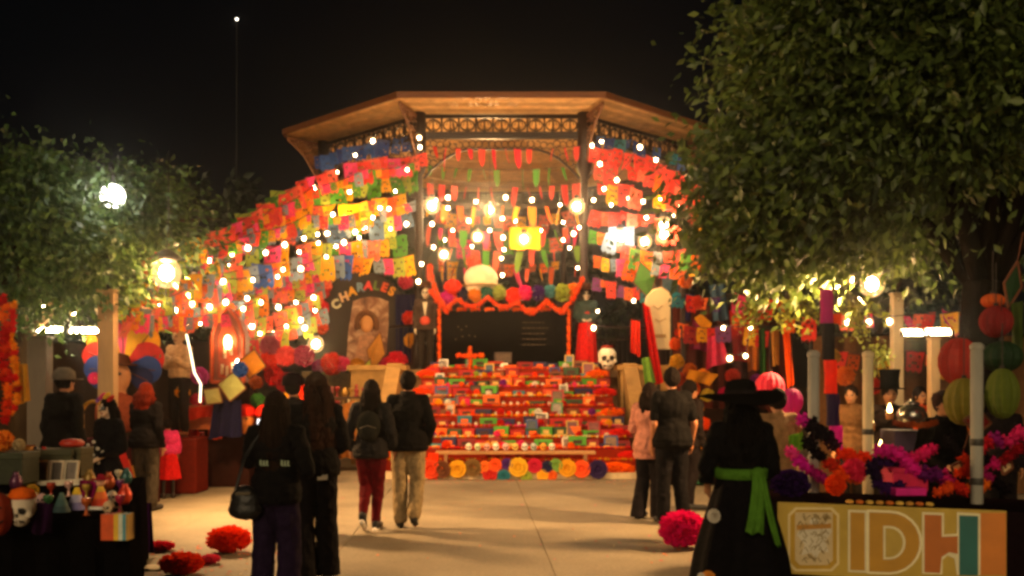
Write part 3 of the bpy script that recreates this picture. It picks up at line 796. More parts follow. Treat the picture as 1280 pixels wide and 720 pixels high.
# ------------------------------------------------------------------ trees
def leaf_mat(c):
    m = M(c, .5, .4, 1.3, 0, .25); return m
def tree(label, base, h0, center, rad, nclump, leaf, cols, seed, trunk_r=.18,  nleaf=90, parts=0, group=None, bark='#4a3826', name='broadleaf_tree', lobes=None):
    r = np.random.default_rng(seed); rr = random.Random(seed)
    root = thing(name, label, 'tree', base, group=group)
    b = Vector(base); c0 = Vector(center) - b
    mb = MB(); top = Vector((c0.x*.25 + .1, c0.y*.2, h0))
    mb.tube([(0,0,-.05),(0.02,0,.15),(.05,.02,h0*.5),top], [trunk_r*1.5,trunk_r*1.12,trunk_r,trunk_r*.85], 12)
    for i in range(11):
        a = rr.uniform(0, 6.28); u = rr.uniform(.35,.85)
        e = c0 + Vector((rad[0]*u*math.cos(a), rad[1]*u*math.sin(a), rad[2]*rr.uniform(-.5,.6)))
        m1 = top.lerp(e, .4) + Vector((rr.uniform(-.2,.2), rr.uniform(-.2,.2), .25))
        mb.tube([top*.97, m1, e], [trunk_r*.55, trunk_r*.3, .012], 7)
        for q in range(3):
            e2 = e + Vector((rr.uniform(-.9,.9), rr.uniform(-.9,.9), rr.uniform(-.3,.7))); mb.tube([m1.lerp(e, rr.uniform(.3,.9)), e2], [trunk_r*.16, .006], 5)
    mb.build('trunk', M(bark, .9, .4, 9., .8, 0, 0, 0, '', (1,1,.3)), root, smooth=True)
    C = []
    lobes = lobes or [((0,0,0),(1,1,1))]
    while len(C) < nclump:
        lo, ls = lobes[rr.randrange(len(lobes))]
        d = Vector((rr.gauss(0,1), rr.gauss(0,1), rr.gauss(0,1))).normalized(); u = rr.uniform(.15,1)**.38
        p = Vector((d.x*ls[0]*u + lo[0], d.y*ls[1]*u + lo[1], d.z*ls[2]*u + lo[2]))
        w_ = Vector((p.x*rad[0], p.y*rad[1], p.z*rad[2]))
        if mnoise.noise(w_*.8 + Vector((seed,0,0))) < -.12: continue
        C.append(c0 + w_)
    C = np.array(C); N = nclump*nleaf
    ci = np.repeat(np.arange(nclump), nleaf)
    cs = r.uniform(.7, 1.25, nclump)
    off = r.normal(0, 1, (N,3)); off *= (np.array([.30,.30,.20])*cs[ci][:,None])
    pos = C[ci] + off; pos[:,2] -= .12*(off[:,0]**2 + off[:,1]**2)
    out = pos - np.array(c0); out /= np.linalg.norm(out, axis=1)[:,None] + 1e-6
    ax = out*.7 + r.normal(0,.65,(N,3)) + np.array([0,0,-.45]); ax /= np.linalg.norm(ax, axis=1)[:,None]
    up = np.cross(ax, r.normal(0,1,(N,3)) + np.array([0,0,.2])); up /= np.linalg.norm(up, axis=1)[:,None] + 1e-6
    sd = np.cross(ax, up); L = leaf*r.uniform(.45,1.35,N)[:,None]; Wd = L*.24
    v0 = pos; v1 = pos + ax*L*.45 + sd*Wd + up*L*.05; v2 = pos + ax*L - up*L*.10; v3 = pos + ax*L*.45 - sd*Wd + up*L*.05
    vs = np.stack([v0,v1,v2,v3], 1).reshape(-1,3)
    nrm = 0
    me = bpy.data.meshes.new('foliage')
    idx = np.arange(N)*4
    tri = np.stack([idx,idx+1,idx+2,idx,idx+2,idx+3],1).reshape(-1)
    me.vertices.add(N*4); me.vertices.foreach_set('co', vs.ravel()); me.loops.add(N*6); me.loops.foreach_set('vertex_index', tri)
    me.polygons.add(N*2); me.polygons.foreach_set('loop_start', np.arange(N*2)*3); me.polygons.foreach_set('loop_total', np.full(N*2,3))
    for c in cols: me.materials.append(leaf_mat(c))
    cm = r.integers(0, len(cols), nclump); mi = np.where(r.random(N) < .75, cm[ci], r.integers(0, len(cols), N))
    me.polygons.foreach_set('material_index', np.repeat(mi, 2).astype(np.int32)); me.update(); me.validate()
    cr = link('crown', me, root); cr['kind'] = 'stuff'
    if parts:      # the leaves that show largest, each a piece of its own
        lm = MB(); lm.add([(0,0,0),(.24,.45,.05),(0,1,-.1),(-.24,.45,.05),(0,.45,0)], [(0,1,4),(1,2,4),(2,3,4),(3,0,4)])
        lms = [lm.mesh('leaf', leaf_mat(c)) for c in cols]
        fr = np.argsort(pos[:,1])[:parts*14]; r.shuffle(fr)
        for i in fr[:parts]:
            m = Matrix(((sd[i][0],ax[i][0],up[i][0]),(sd[i][1],ax[i][1],up[i][1]),(sd[i][2],ax[i][2],up[i][2])))
            q = m.to_euler(); l_ = float(leaf*r.uniform(.9,1.35))
            link('leaf', lms[int(r.integers(0,len(lms)))], root, Vector(pos[i]) - Vector((0,.08,0)), rot=q, scale=l_)
    return root

# ================================================================== THE ALTAR ON THE STEPS
# garlands and offering boxes, step by step
BOXC = [('#b81818','dark red'),(GRN,'green'),(NAV,'navy blue'),('#7a4420','brown'),('#8a1a1a','maroon'),(ORG,'orange'),('#2c4a2a','bottle green'),(TEAL,'teal'),('#c2380e','brick red')]
_bx = {}
def offer_mesh(ci, v):
    k = (ci, v)
    if k in _bx: return _bx[k]
    c = BOXC[ci][0]; mb = MB(); W = (.26,.31,.22)[v]; H = (.15,.162,.14)[v]
    mb.box((0,0,H*.38), (W,.13,H*.76)); mb.box((0,0,H*.88), (W*1.04,.14,H*.24)); mb.box((0,-.068,H*.25), (W*.9,.012,.02), None, 1); mb.box((0,-.068,H*.55), (W*.5,.010,.05), None, 1)
    body = mb.mesh('box', [M(c, .7, .25, 14., .2), M((ORG,'#3a1a10','#d8b060')[v], .7, .2)])
    _bx[k] = body; return body
for i in range(NS):
    t = i/NS; y = Y0 + (Y1-Y0)*t; xl, xr = stair_x(t); z = .1 + RISE*(i+1)
    # marigold row along the tread edge
    pth = [Vector((xl+.04 + (xr-xl-.08)*k/14 , y+.035 + random.uniform(-.01,.01), z+.026)) for k in range(15)]; o = pth[0].copy()
    mesh_ = garland_mesh([p-o for p in pth], .026, [[ORG,'#ff5010',YEL],['#d8201c',ORG],[YEL,'#e8d8a0',ORG],[PNK,ORG,'#c81c1c']][i % 4], 'marigold_garland', i+3, 1.9)
    tag(link('marigold_garland', mesh_, None, o), 'orange marigold garland along the edge of the %s altar step' % ('lowest','second','third','fourth','fifth','sixth','seventh','eighth','ninth','top')[i], 'garland')
    n = 14 if i > 0 else 0; ORD = ('lowest','second','third','fourth','fifth','sixth','seventh','eighth','ninth','top')[i]
    x = xl + .1
    while x < xr - .2 and n:
        v = random.randrange(3); ci = random.choice([0,0,1,1,2,3,4,4,5,6,7,8,8]); W = (.26,.31,.22)[v]
        if random.random() < .88 and not (i in (4,5) and -.42 < x < .22):
            o = link('offering_box', offer_mesh(ci, v), None, (x+W/2, y+.175+random.uniform(-.03,.02), z+.001), R(random.uniform(-16,16))); o.scale = (1, 1, random.choice((.6,.8,.9,1,1.1,1.35)))
            tag(o, 'small %s offering box with a trim band on the %s altar step' % (BOXC[ci][1], ORD), 'box', '%s boxes on the %s altar step' % (BOXC[ci][1], ORD))
        else:
            mb = MB(); mb.lathe([(.03,0),(.034,.07),(.03,.075),(.006,.078),(.004,.10)], 10); 
            if 'vot' not in _bx: _bx['vot'] = mb.mesh('candle', M('#e8dcc0', .5, .1, 10., 0, .2), True)
            tag(link('votive_candle', _bx['vot'], None, (x+.06, y+.14, z+.001)), 'short white votive candle between boxes on the %s altar step' % ORD, 'candle', 'white votive candles on the %s step' % ORD)
            W = .12
        x += W + random.uniform(.008,.03)
    # loose marigolds and framed pictures breaking the rows
    if i > 0:
        for q in range(9):
            cc, cn = random.choice([(ORG,'orange'),('#ff4a10','flame red'),(YEL,'yellow'),('#d0201c','red'),('#e8e0d0','white'),(PNK,'pink'),(LIM,'lime'),('#8a2a8a','violet')])
            xx = random.uniform(xl+.1, xr-.1); r0 = random.uniform(.045,.085)
            ob = link('marigold', pom_mesh(cc, 60), None, (xx, y+.075+random.uniform(-.01,.03), z+r0*.9), random.uniform(0,6), scale=r0)
            tag(ob, 'loose %s flower head among boxes on the %s altar step' % (cn, ORD), 'flower', '%s flower heads on the %s altar step' % (cn, ORD))
        for q in range(3):
            fc, fn = random.choice([('#c8963c','gold'),('#1a1210','black'),('#b01c1c','red'),('#e0d4c0','white'),('#2c4a8a','blue'),('#3a7a3a','green'),('#d87a1c','orange')])
            xx = random.uniform(xl+.3, xr-.3); W_, H_ = random.uniform(.16,.26), random.uniform(.2,.33)
            if -.45 < xx < .25: continue
            rt_ = thing('framed_picture', '%s framed picture leaning on the %s altar step' % (fn, ORD), 'picture', (xx, y+.1, z+.002), R(random.uniform(-12,12)), '%s framed pictures on the %s altar step' % (fn, ORD))
            f_ = MB(); t_ = .028; ro = rmat('X', -9)
            for c_, s2 in (((-W_/2+t_/2,0,H_/2),(t_,.02,H_)),((W_/2-t_/2,0,H_/2),(t_,.02,H_)),((0,0,t_/2),(W_-2*t_,.018,t_)),((0,0,H_-t_/2),(W_-2*t_,.018,t_))): f_.box(ro @ Vector(c_), s2, ro)
            f_.build('frame', M(fc, .5, .2), rt_)
            f_ = MB(); f_.box(ro @ Vector((0,.004,H_/2)), (W_-2*t_,.008,H_-2*t_), ro); f_.build('print', M(random.choice(['#6a4a34','#8a7a6a','#3a4a5a','#7a2a2a']), .4, .6, 18., 0), rt_)
    # flower mounds at both ends of the step
    for s_, xx in ((-1, xl+.02), (1, xr-.02)):
        if i % 2 == 0:
            cc = random.choice([ORG, RED, '#ff5010'])
            pompom(0,0,y, 9, cc, '%s marigold mound at the %s end of the %s altar step' % ('orange-red' if cc != RED else 'red', 'suited skeleton' if s_ < 0 else 'red dressed skeleton', ORD), 60, Vector((xx - s_*.12, y+.12, z+.08)), 'flower_mound', 'flowers', None, (1.8,.9,.7))
# centre pieces of the altar
def frame_card(px, py, d, w_, h_, cf, ci, label, name='framed_picture', cat='picture', tilt=-8, stand=True):
    W, H = w_*d/F, h_*d/F; o = P(px, py, d); o.z -= H/2
    root = thing(name, label, cat, o); rt = rmat('X', tilt)
    f = MB(); t = min(W,H)*.14
    for c, s_ in (((-W/2+t/2,0,H/2),(t,.03,H)),((W/2-t/2,0,H/2),(t,.03,H)),((0,0,t/2),(W-2*t,.028,t)),((0,0,H-t/2),(W-2*t,.028,t))):
        f.box(rt @ Vector(c), s_, rt)
    f.build('frame', M(cf, .6, .2), root)
    g = MB(); g.box(rt @ Vector((0,.005,H/2)), (W-2*t,.012,H-2*t), rt); g.build('print', M(ci, .5, .5, 16., .0), root)
    return root
r_ = frame_card(630, 530, 19.3, 24, 34, PUR, GRY, 'purple framed card with two grey blue squares at the altar centre')
mb = MB(); W = 12*19.3/F
for dz in (.17, .36): mb.box((0,-.055+dz*.02,dz), (W,.02,.13))
mb.build('square', M('#4a6a80', .6), r_)
tag(drape([(626,473),(646,473),(648,500),(624,500)], 20.2, '#ff5a14', 'orange cloth strip at the top centre of the altar steps', folds=2, amp=.02), 'orange cloth strip at the top centre of the altar steps', 'cloth')
frame_card(648, 506, 19.9, 26, 22, DRED, RED, 'red framed card beside the orange cloth strip on altar')
frame_card(612, 496, 20.1, 16, 14, GRY, '#5a6a80', 'small grey framed card near the altar top')
# orange flower cross
mb = MB(); d = 20.35; o = P(588, 470, d)
cm = garland_mesh([Vector((0,0,0)), Vector((0,0,.25)), Vector((0,0,.53))], .045, ['#ff5a1a', ORG], 'flower_cross', 4)
root = thing('flower_cross', 'orange marigold cross standing before the black panel', 'cross', o)
link('upright', cm, root); root.scale = (1.2,1,1.15)
cm = garland_mesh([Vector((-.23,0,.36)), Vector((.23,0,.36))], .045, ['#ff5a1a', ORG], 'crossbar', 5); link('crossbar', cm, root)
# bench with sugar skulls
d = 17.75; zb = ZA(564, d)
root = thing('bench', 'long bare wooden bench in front of the lowest altar step', 'bench', (.06, 17.25, 0))
mb = MB(); mb.box((0,0,.44), (2.75,.26,.05)); bev(mb.build('plank', wood('#a87a46'), root), .01)
for sx in (-1.2, 1.2):
    mb = MB(); mb.box((sx,0,.21), (.06,.22,.41)); mb.build('leg', wood('#8a6236'), root)
_sk = {}
def skull_mesh(c):
    if c in _sk: return _sk[c]
    g = MB(); g.ell((0,0,.6), (.42,.46,.42), 14, 10); g.ell((0,-.12,.22), (.28,.27,.24), 12, 8); cap_prim(g, (-.3,-.2,.38), (.3,-.2,.38), .12, .12)
    me = remesh(g, .045, 3); me.materials.clear()
    for m_ in (M(c, .7, .08, 8., .1), M('#1a0e0a', .8)): me.materials.append(m_)
    for p in me.polygons:
        c_ = p.center
        if c_.y < -.1 and (math.hypot(abs(c_.x)-.165, c_.z-.5) < .115 or (abs(c_.x) < .05 and abs(c_.z-.34) < .06) or (abs(c_.z-.16) < .022 and abs(c_.x) < .2) or (.08 < c_.z < .24 and abs(c_.x) < .2 and abs(((c_.x*100+50) % 9)-4.5) < .9)): p.material_index = 1
    _sk[c] = me; return me
for k, (px, c, n_) in enumerate(((586,'#f2e6cc','cream'),(597,'#dfe6b0','pale green'),(609,'#f2b0a0','pink'),(620,'#f4ecd8','ivory'),(632,'#f0b8b0','rose'),(644,'#e8c060','gold'),(656,'#efe6d8','white'),(667,'#b8c0b8','grey green'),(679,'#f0a030','amber'),(690,'#f4dcc0','peach'))):
    o = link('sugar_skull', skull_mesh(c), None, (XA(px, 17.25), 17.25, .466), R(random.uniform(-12,12)), scale=.135)
    tag(o, 'small %s sugar skull in the row on the wooden bench' % n_, 'sugar skull')
# row of paper flowers in front of the bench, resting on the plinth
for k, (px, py, r_, c, c2, n_) in enumerate(((538,586,13,'#ff4a14',ORG,'orange red'),(553,586,12,BRN,ORG,'brown with orange heart'),(572,586,12,YEL,'#e89010','yellow'),(591,584,12,'#7a5a2a',ORG,'ochre brown'),
        (606,584,9,'#ff7a20',YEL,'orange'),(612,593,10,RED,ORG,'red'),(619,581,9,'#ff5a14',YEL,'bright orange'),(630,595,9,TEAL,NAV,'teal'),(634,580,8,PUR,NAV,'violet'),(648,584,13,'#ffc020','#f0a010','large golden yellow'),
        (658,596,8,LIM,GRN,'lime green'),(668,582,10,'#d0103c',PNK,'crimson'),(678,594,8,'#ffb820',YEL,'small amber'),(684,583,8,NAV,PUR,'navy'),(690,594,7,ORG,RED,'small orange'),(695,581,9,'#7aa848',LIM,'pale green'),(709,585,12,'#ffb010',ORG,'wide yellow orange'),
        (727,586,12,'#ff5a1a',RED,'flame orange'),(747,586,13,'#2c1450',PUR,'deep purple'))):
    rosette(px, py, 17.0, r_, c, '%s paper flower in the row below the wooden bench' % n_, c2)
mb = MB()
tag(drape([(535,566),(548,566),(546,600),(534,600)], 17.0, '#f03c10', 'orange red cloth strip at the foot of the altar', folds=1.5, amp=.02), 'orange red cloth strip hanging at the altar foot beside the brown flower', 'cloth')
pompom(770,588,17.3,26,ORG,'long orange marigold mound on the plinth beside purple flower',170,None,'flower_mound','flowers',None,(1.0,.5,.42))

# black panel with orange dashes
d = 20.75; o = P(630, 464, d); W, H = 170*d/F, 76*d/F
panel = thing('black_panel', 'black display panel with dashed orange border above the altar steps', 'display panel', o)
mb = MB(); mb.box((0,0,H/2), (W,.05,H)); mb.build('board', M('#090706', .9, .3, 3., .1), panel)
dash = garland_mesh([Vector((-.1,0,0)), Vector((.1,0,0))], .045, ['#ff6a1a', '#f0501a'], 'marigold_dash', 8)
for k in range(7):
    link('marigold_dash', dash, panel, (-W/2+.07, -.05, .12 + k*(H-.2)/6), rot=(0, R(90), 0))
    link('marigold_dash', dash, panel, (W/2-.07, -.05, .12 + k*(H-.2)/6), rot=(0, R(90), 0))
for k in range(9):
    link('marigold_dash', dash, panel, (-W/2+.25 + k*(W-.5)/8, -.05, .06)); link('marigold_dash', dash, panel, (-W/2+.25 + k*(W-.5)/8, -.05, H+.02))
mb = MB(); rr = random.Random(2)
for k in range(5):
    x = .38; z = H*.80 - k*.115
    while x < .38 + rr.uniform(.38,.5):
        w_ = rr.uniform(.03,.09); mb.box((x+w_/2,-.027,z), (w_,.004,.014)); x += w_ + .02
for (x, z) in ((-.95,.92),(-.88,.86),(-.78,.93),(-.86,.72),(-.72,.74),(-.6,.72),(-1.0,.66)): mb.box((x,-.027,z), (.035,.004,.03), rmat('Y', x*200))
mb.build('lettering', M('#5a4c3a', .8), panel)
frame_card(629, 447, 20.6, 22, 14, '#3a281a', '#5a4630', 'small brown framed photograph on the black panel', 'framed_photograph', 'photograph', 0)
mb = MB(); o = P(626, 459, 20.45); mb.box((0,0,0), (.29,.02,.17), rmat('X',-10)); mb.box((0,.05,-.04), (.2,.10,.012))
tag(mb.build('card_sign', M('#efe6cc', .6, .08), None, o), 'small blank cream card standing at the foot of the black panel', 'card')
# orange swag garlands over the panel
garland('orange swag garland draped over the top of the black panel', [(538,362),(556,388),(571,374),(590,384),(610,372),(628,384),(648,378),(664,393),(684,376),(702,391),(718,370),(728,348)], 20.55, 20.55, 3.6, ['#ff5a1a','#f24a12'], .05, 9)
garland('orange swag garland hanging down beside the suited skeleton figure', [(537,330),(541,352),(552,378),(560,392)], 20.5, 20.5, 3.4, ['#ff5a1a','#f24a12'], 0, 10)
# flowers above the panel
for k, (px, py, r_, c, n_) in enumerate(((566,360,12,'#f0401c','scarlet'),(560,372,10,MAG,'magenta'),(578,368,9,NAV,'navy'),(594,368,10,'#ff9a1c','amber orange'),(608,366,10,'#2c7a6a','sea green'),(624,366,10,'#b4c060','lime'),
        (642,370,11,'#ff3a1c','orange scarlet'),(657,366,10,'#f0207a','hot pink'),(673,366,10,PUR,'dark purple'),(688,364,9,'#4a8a90','teal blue'),(703,366,12,'#9aa83c','olive lime'),(717,362,9,'#ff8a1a','tangerine'))):
    pompom(px, py, 20.75, r_, c, '%s paper pompom in the row along the top of the black panel' % n_, 90)
# cream paper skull among the flowers
mb = MB(); o = P(601, 348, 20.9)
root = thing('paper_lantern', 'round cream paper lantern above the flowers on the black panel', 'paper lantern', o - Vector((0,0,.3)))
g = MB(); g.ell((0,0,.30), (.36,.3,.28), 16, 10); g.ell((.22,0,.12), (.16,.16,.15), 12, 8); g.ell((-.12,-.05,.10), (.2,.2,.14), 12, 8)
link('dome', remesh(g, .035, 4, .01, 6.), root).data.materials.append(M('#ecd9b0', .75, .1, 6., .2))
mb = MB(); mb.lathe([(.37,.17),(.42,.16),(.40,.15),(.3,.16)], 20); mb.build('ruff', M('#d8bc88', .8, .2, 12., .3), root, smooth=True)
pompom(592, 328, 20.95, 10, SAL, 'salmon pompom perched behind the cream paper lantern', 80)

# catrina figures
cf = person('tall skeleton lady figure in a red dress standing beside the black panel', P(733, 462, 20.9) + Vector((0,0,-.02)), 1.72, 180, dict(lwr=(-.10,.13,1.05), rwr=(.10,.13,1.05), lel=(-.22,.0,1.12), rel=(.22,.0,1.12)),
    '#3a4a44', 'long', .98, None, 0, ([(.13,1.12),(.145,1.02),(.17,.9),(.20,.5),(.24,.06)], '#b01410', .06), ('bun', '#1a1010', 0), DRED, '#e8d6b8', .018, name='skeleton_figure', cat='figure', face='skull')
mb = MB(); mb.ell((0,0,1.2), (.12,.13,.10), 10, 8); mb.build('chest_flowers', M('#c02a1a', .8, .4, 30., .5), cf, smooth=True)
mb = MB(); mb.lathe([(.02,1.74),(.1,1.73),(.26,1.70),(.27,1.69),(.1,1.69)], 20); mb.lathe([(.1,1.73),(.085,1.82),(.02,1.83)], 16); mb.build('hat', cloth('#4a2a1a'), cf, smooth=True)
cm_ = person('skeleton man figure in a dark suit standing beside the orange swag', P(532, 462, 20.9) + Vector((0,0,-.02)), 1.75, 180, None,
    '#3a2c24', 'long', .82, '#2c241e', 0, None, None, BLK, '#dccaa8', .018, name='skeleton_figure', cat='figure', face='skull')
mb = MB(); mb.prism([(-.05,1.42),(.05,1.42),(.0,1.1)], .135, .15); mb.build('shirt_front', M('#d8c8a8', .8), cm_)
mb = MB(); mb.ell((0,.14,1.03), (.11,.05,.1), 10, 6); mb.build('flower_bunch', M('#c03a20', .8, .4, 30., .5), cm_, smooth=True)
mb = MB(); mb.lathe([(.19,1.73),(.19,1.745),(.105,1.75),(.10,1.86),(.02,1.87)], 20); mb.build('hat', cloth('#3a2616'), cm_, smooth=True)
# skull head on the pedestal
root = thing('papier_mache_skull', 'white papier mache skull with black eyes on the stone pedestal', 'skull', P(759, 462, 20.3), R(0))
o = link('skull', skull_mesh('#e8dcc0'), root, (0,0,.0), scale=.46)
mb = MB(); mb.lathe([(.13,.44),(.14,.445),(.11,.478),(.05,.49),(.02,.494)], 16); mb.build('red_cap', cloth('#8a2418'), root, smooth=True)
# large skull-shaped cut-out board
d = 19.0; s_ = d/F; root = thing('skull_board', 'tall cream skull shaped board with faint markings beside the red drape', 'board', P(824, 437, d))
prof = [(-13,0),(15,0),(16,28),(13,36),(17,46),(18,60),(12,72),(2,78),(-8,75),(-16,66),(-19,52),(-16,40),(-12,26)]
mb = MB(); mb.prism([(x*s_, z*s_) for x, z in prof], -.04, .04); bev(mb.build('board', M('#e8cfa0', .75, .1, 5., .15), root), .015)
MK = M('#b8925e', .8)
mb = MB(); mb.box((0,-.044,17*s_), (16*s_,.006,4*s_)); mb.build('painted_bar', MK, root)
mb = MB(); mb.tube([(-8*s_,-.042,55*s_),(-2*s_,-.042,50*s_),(4*s_,-.042,55*s_)], .009, 5); mb.build('painted_nose', MK, root)
mb = MB(); mb.tube([(-6*s_,-.042,38*s_),(0,-.042,35*s_),(8*s_,-.042,39*s_)], .009, 5); mb.build('painted_mouth', MK, root)
mb = MB(); mb.box((0,.08,-.45), (.06,.06,1.9)); mb.build('prop', wood('#3a2818'), root)
drape([(803,378),(812,384),(829,478),(816,482)], 18.8, '#d81818', 'long red cloth falling beside the skull shaped board', folds=2)
drape([(789,400),(800,402),(800,446),(788,440)], 19.2, '#e83a24', 'short scarlet cloth hanging over the stone pedestal', folds=2)
drape([(802,448),(812,446),(820,478),(806,482)], 18.7, '#8cc04a', 'pale green ribbon end below the red cloth', 'ribbon', 'ribbon', 1.5, .03)

# framed pictures on the cheek wall
for k, (py, n_) in enumerate(((505, 'upper'), (518, 'lower'))):
    root = thing('framed_picture', '%s dark framed picture leaning on the sloping stair wall' % n_, 'picture', (2.56, 19.4-.75*k, ZA(py+10, 19.4-.75*k)))
    mb = MB(); mb.box((0,0,.17), (.03,.5,.36)); mb.build('frame', M('#2a1a12', .6), root)
    mb = MB(); mb.box((-.017,0,.17), (.01,.4,.26)); mb.box((.017,0,.17), (.01,.4,.26)); mb.build('print', M('#4a2030', .6, .5), root)

# ================================================================== LEFT ARCH BOARD
d = 21.9; s_ = d/F; o = P(450, 465, d)
arch = thing('arch_board', 'dark arched board with coloured letters CHARALES above a portrait', 'sign board', o)
pf = [(-60,0),(65,0),(65,80)] + [(65 - 125*t, 80 + 46*math.sin(math.pi*t)**.8) for t in [i/16 for i in range(1,16)]] + [(-60,80)]
mb = MB(); mb.prism([(x*s_, z*s_) for x, z in pf], -.05, .05); mb.build('board', M('#2a2018', .75, .3, 3., .2), arch)
mb = MB(); mb.prism([(x*s_, z*s_) for x, z in [(-17,4),(32,4),(36,60)] + [(36 - 44*t, 88 + 6*math.sin(math.pi*t)) for t in [0,.25,.5,.75,1]] + [(-14,50)]], -.075, -.052)
pm = bpy.data.materials.new('portrait_print'); pm.use_nodes = True; n = pm.node_tree.nodes; l = pm.node_tree.links
tc = n.new('ShaderNodeTexCoord'); nz = n.new('ShaderNodeTexNoise'); nz.inputs['Scale'].default_value = 4.2; nz.inputs['Detail'].default_value = 7; nz.inputs['Distortion'].default_value = .7
rp = n.new('ShaderNodeValToRGB'); rp.color_ramp.elements[0].position = .32; rp.color_ramp.elements[0].color = (.10,.04,.02,1); rp.color_ramp.elements[1].position = .66; rp.color_ramp.elements[1].color = (.62,.42,.26,1)
e = rp.color_ramp.elements.new(.5); e.color = (.30,.14,.07,1)
l.new(tc.outputs['Object'], nz.inputs['Vector']); l.new(nz.outputs['Fac'], rp.inputs[0]); l.new(rp.outputs[0], n['Principled BSDF'].inputs['Base Color']); n['Principled BSDF'].inputs['Roughness'].default_value = .6
mb.build('portrait', pm, arch)
mb = MB(); g = MB()   # relief of the portrait: face, hair, shawl
face = mb; face.ell((9*s_,-.08,60*s_), (8*s_,.05,11*s_), 14, 8); face.build('portrait_face', M('#d89a5a', .6, .15, 6.), arch, smooth=True)
mb = MB(); mb.tube([((9+12*math.cos(R(a)))*s_, -.085, (60+14*math.sin(R(a)))*s_) for a in range(-30,211,20)], .06, 6); mb.build('portrait_hair', M('#8a5a34', .7, .4, 12.), arch, smooth=True)
mb = MB(); mb.prism([(x*s_, z*s_) for x, z in [(-8,6),(26,6),(18,44),(10,50),(0,44)]], -.095, -.077); mb.build('portrait_shawl', M('#b0805c', .7, .5, 9., .2), arch)
LC = ['#d8d8b0','#e0b888','#e8a824','#6a8ca0','#e03a3a','#5a7a34','#e0501c','#f0a81c']
for k, ch in enumerate('CHARALES'):
    tt = (k+.5)/8; lx, ly = ((421,381),(431,372),(441,365),(451,360),(461,358),(471,358),(481,360),(490,365))[k]
    x = (lx-450)*s_; z = (465-ly)*s_
    me = text_mesh(ch, 15*s_, .02, bold=.012); me.materials.append(M(LC[k], .6, .1)); link('letter', me, arch, (x,-.075,z), rot=(0, R((tt-.5)*62), 0))
for (px, py, r_, c, lb) in ((400,362,14,'#d01818','big red pompom on the shoulder of the arch board'),(400,385,12,'#e8303c','rose red pompom below the big red one on arch board'),(400,408,11,'#f0501c','orange red pompom on the dark side of the arch board'),
        (415,455,15,'#f03418','scarlet tissue mound at the foot of the arch board'),(428,455,10,PNK,'pink tissue pompom at the foot of the arch board'),(446,458,11,'#d89a30','ochre ball pompom under the portrait'),
        (478,458,12,'#f0307a','pink tissue mound below the portrait near the yellow kite'),(496,453,15,'#f03048','crimson tissue mound beside the navy cloth'),(512,398,10,'#f0401c','scarlet pompom above the ochre one on navy cloth'),(514,426,10,'#e0a030','ochre yellow pompom hanging on the navy cloth'),
        (507,352,10,'#d83860','raspberry pompom at the shoulder of the arch board by the navy cloth'),(398,458,9,'#b0508a','mauve pompom at the edge of the arch board foot')):
    pompom(px, py, 21.6, r_, c, lb, 110)
drape([(494,368),(524,368),(524,464),(496,464)], 21.75, NAV, 'dark navy cloth hanging beside the portrait arch', folds=3)
diamond(470, 440, 21.3, 12, 26, '#d8983a', 'tall ochre paper kite in front of the portrait', 12)
diamond(455, 470, 20.9, 9, 24, LIM, 'narrow lime paper kite leaning below the portrait', 20)
# shelf with small gold ornaments in front of the podium
d = 18.6; root = thing('display_shelf', 'low tiered wooden shelf crowded with small gilt ornaments beside the stairs', 'shelf', (XA(428, d), d+.2, 0))
for k in range(4):
    mb = MB(); mb.box((0, .13*k, .55+.27*k), (1.05, .24, .03)); mb.build('shelf_board', wood('#5a3a20'), root)
for sx in (-.5,.5):
    mb = MB(); mb.box((sx,.22,.72), (.03,.5,1.44)); mb.build('side_panel', wood('#4a2c18'), root)
def figurine_mesh(c, v):
    k = ('fig', c, v)
    if k in _bx: return _bx[k]
    mb = MB()
    if v == 0: mb.lathe([(.05,0),(.055,.02),(.03,.05),(.045,.09),(.05,.13),(.02,.16),(.032,.19),(.03,.22),(.005,.24)], 10)
    elif v == 1: mb.lathe([(.03,0),(.06,.04),(.065,.09),(.04,.14),(.025,.16),(.03,.18)], 10)
    else: mb.lathe([(.04,0),(.02,.02),(.012,.09),(.05,.13),(.055,.17),(.05,.19)], 10)
    _bx[k] = mb.mesh('figurine', M(c, .35, .2, 10., .1, 0, .3), True); return _bx[k]
for k in range(4):
    for q in range(8):
        c, n_ = random.choice([('#c8963c','gilt'),('#b86a6a','dusty pink'),('#d8c49a','cream'),('#7a5a2a','bronze'),('#a03030','red')])
        v = random.randrange(3); kind_ = ('figurine','vase','goblet')[v]
        tag(link(kind_, figurine_mesh(c, v), None, (XA(428,d)-.43+.122*q+random.uniform(-.02,.02), d+.17+.13*k, .566+.27*k), random.uniform(0,6), scale=random.uniform(.8,1.05)),
            'small %s %s on the tiered shelf beside the stairs' % (n_, kind_), kind_, '%s %ss on the tiered shelf' % (n_, kind_))
drape([(424,508),(443,500),(446,572),(416,574)], 17.9, '#c8803a', 'ochre cloth draped at the foot of the gilt shelf', folds=3)
drape([(412,530),(424,520),(424,574),(408,576)], 17.8, '#d8481c', 'orange cloth draped at the corner of the gilt shelf', folds=2)

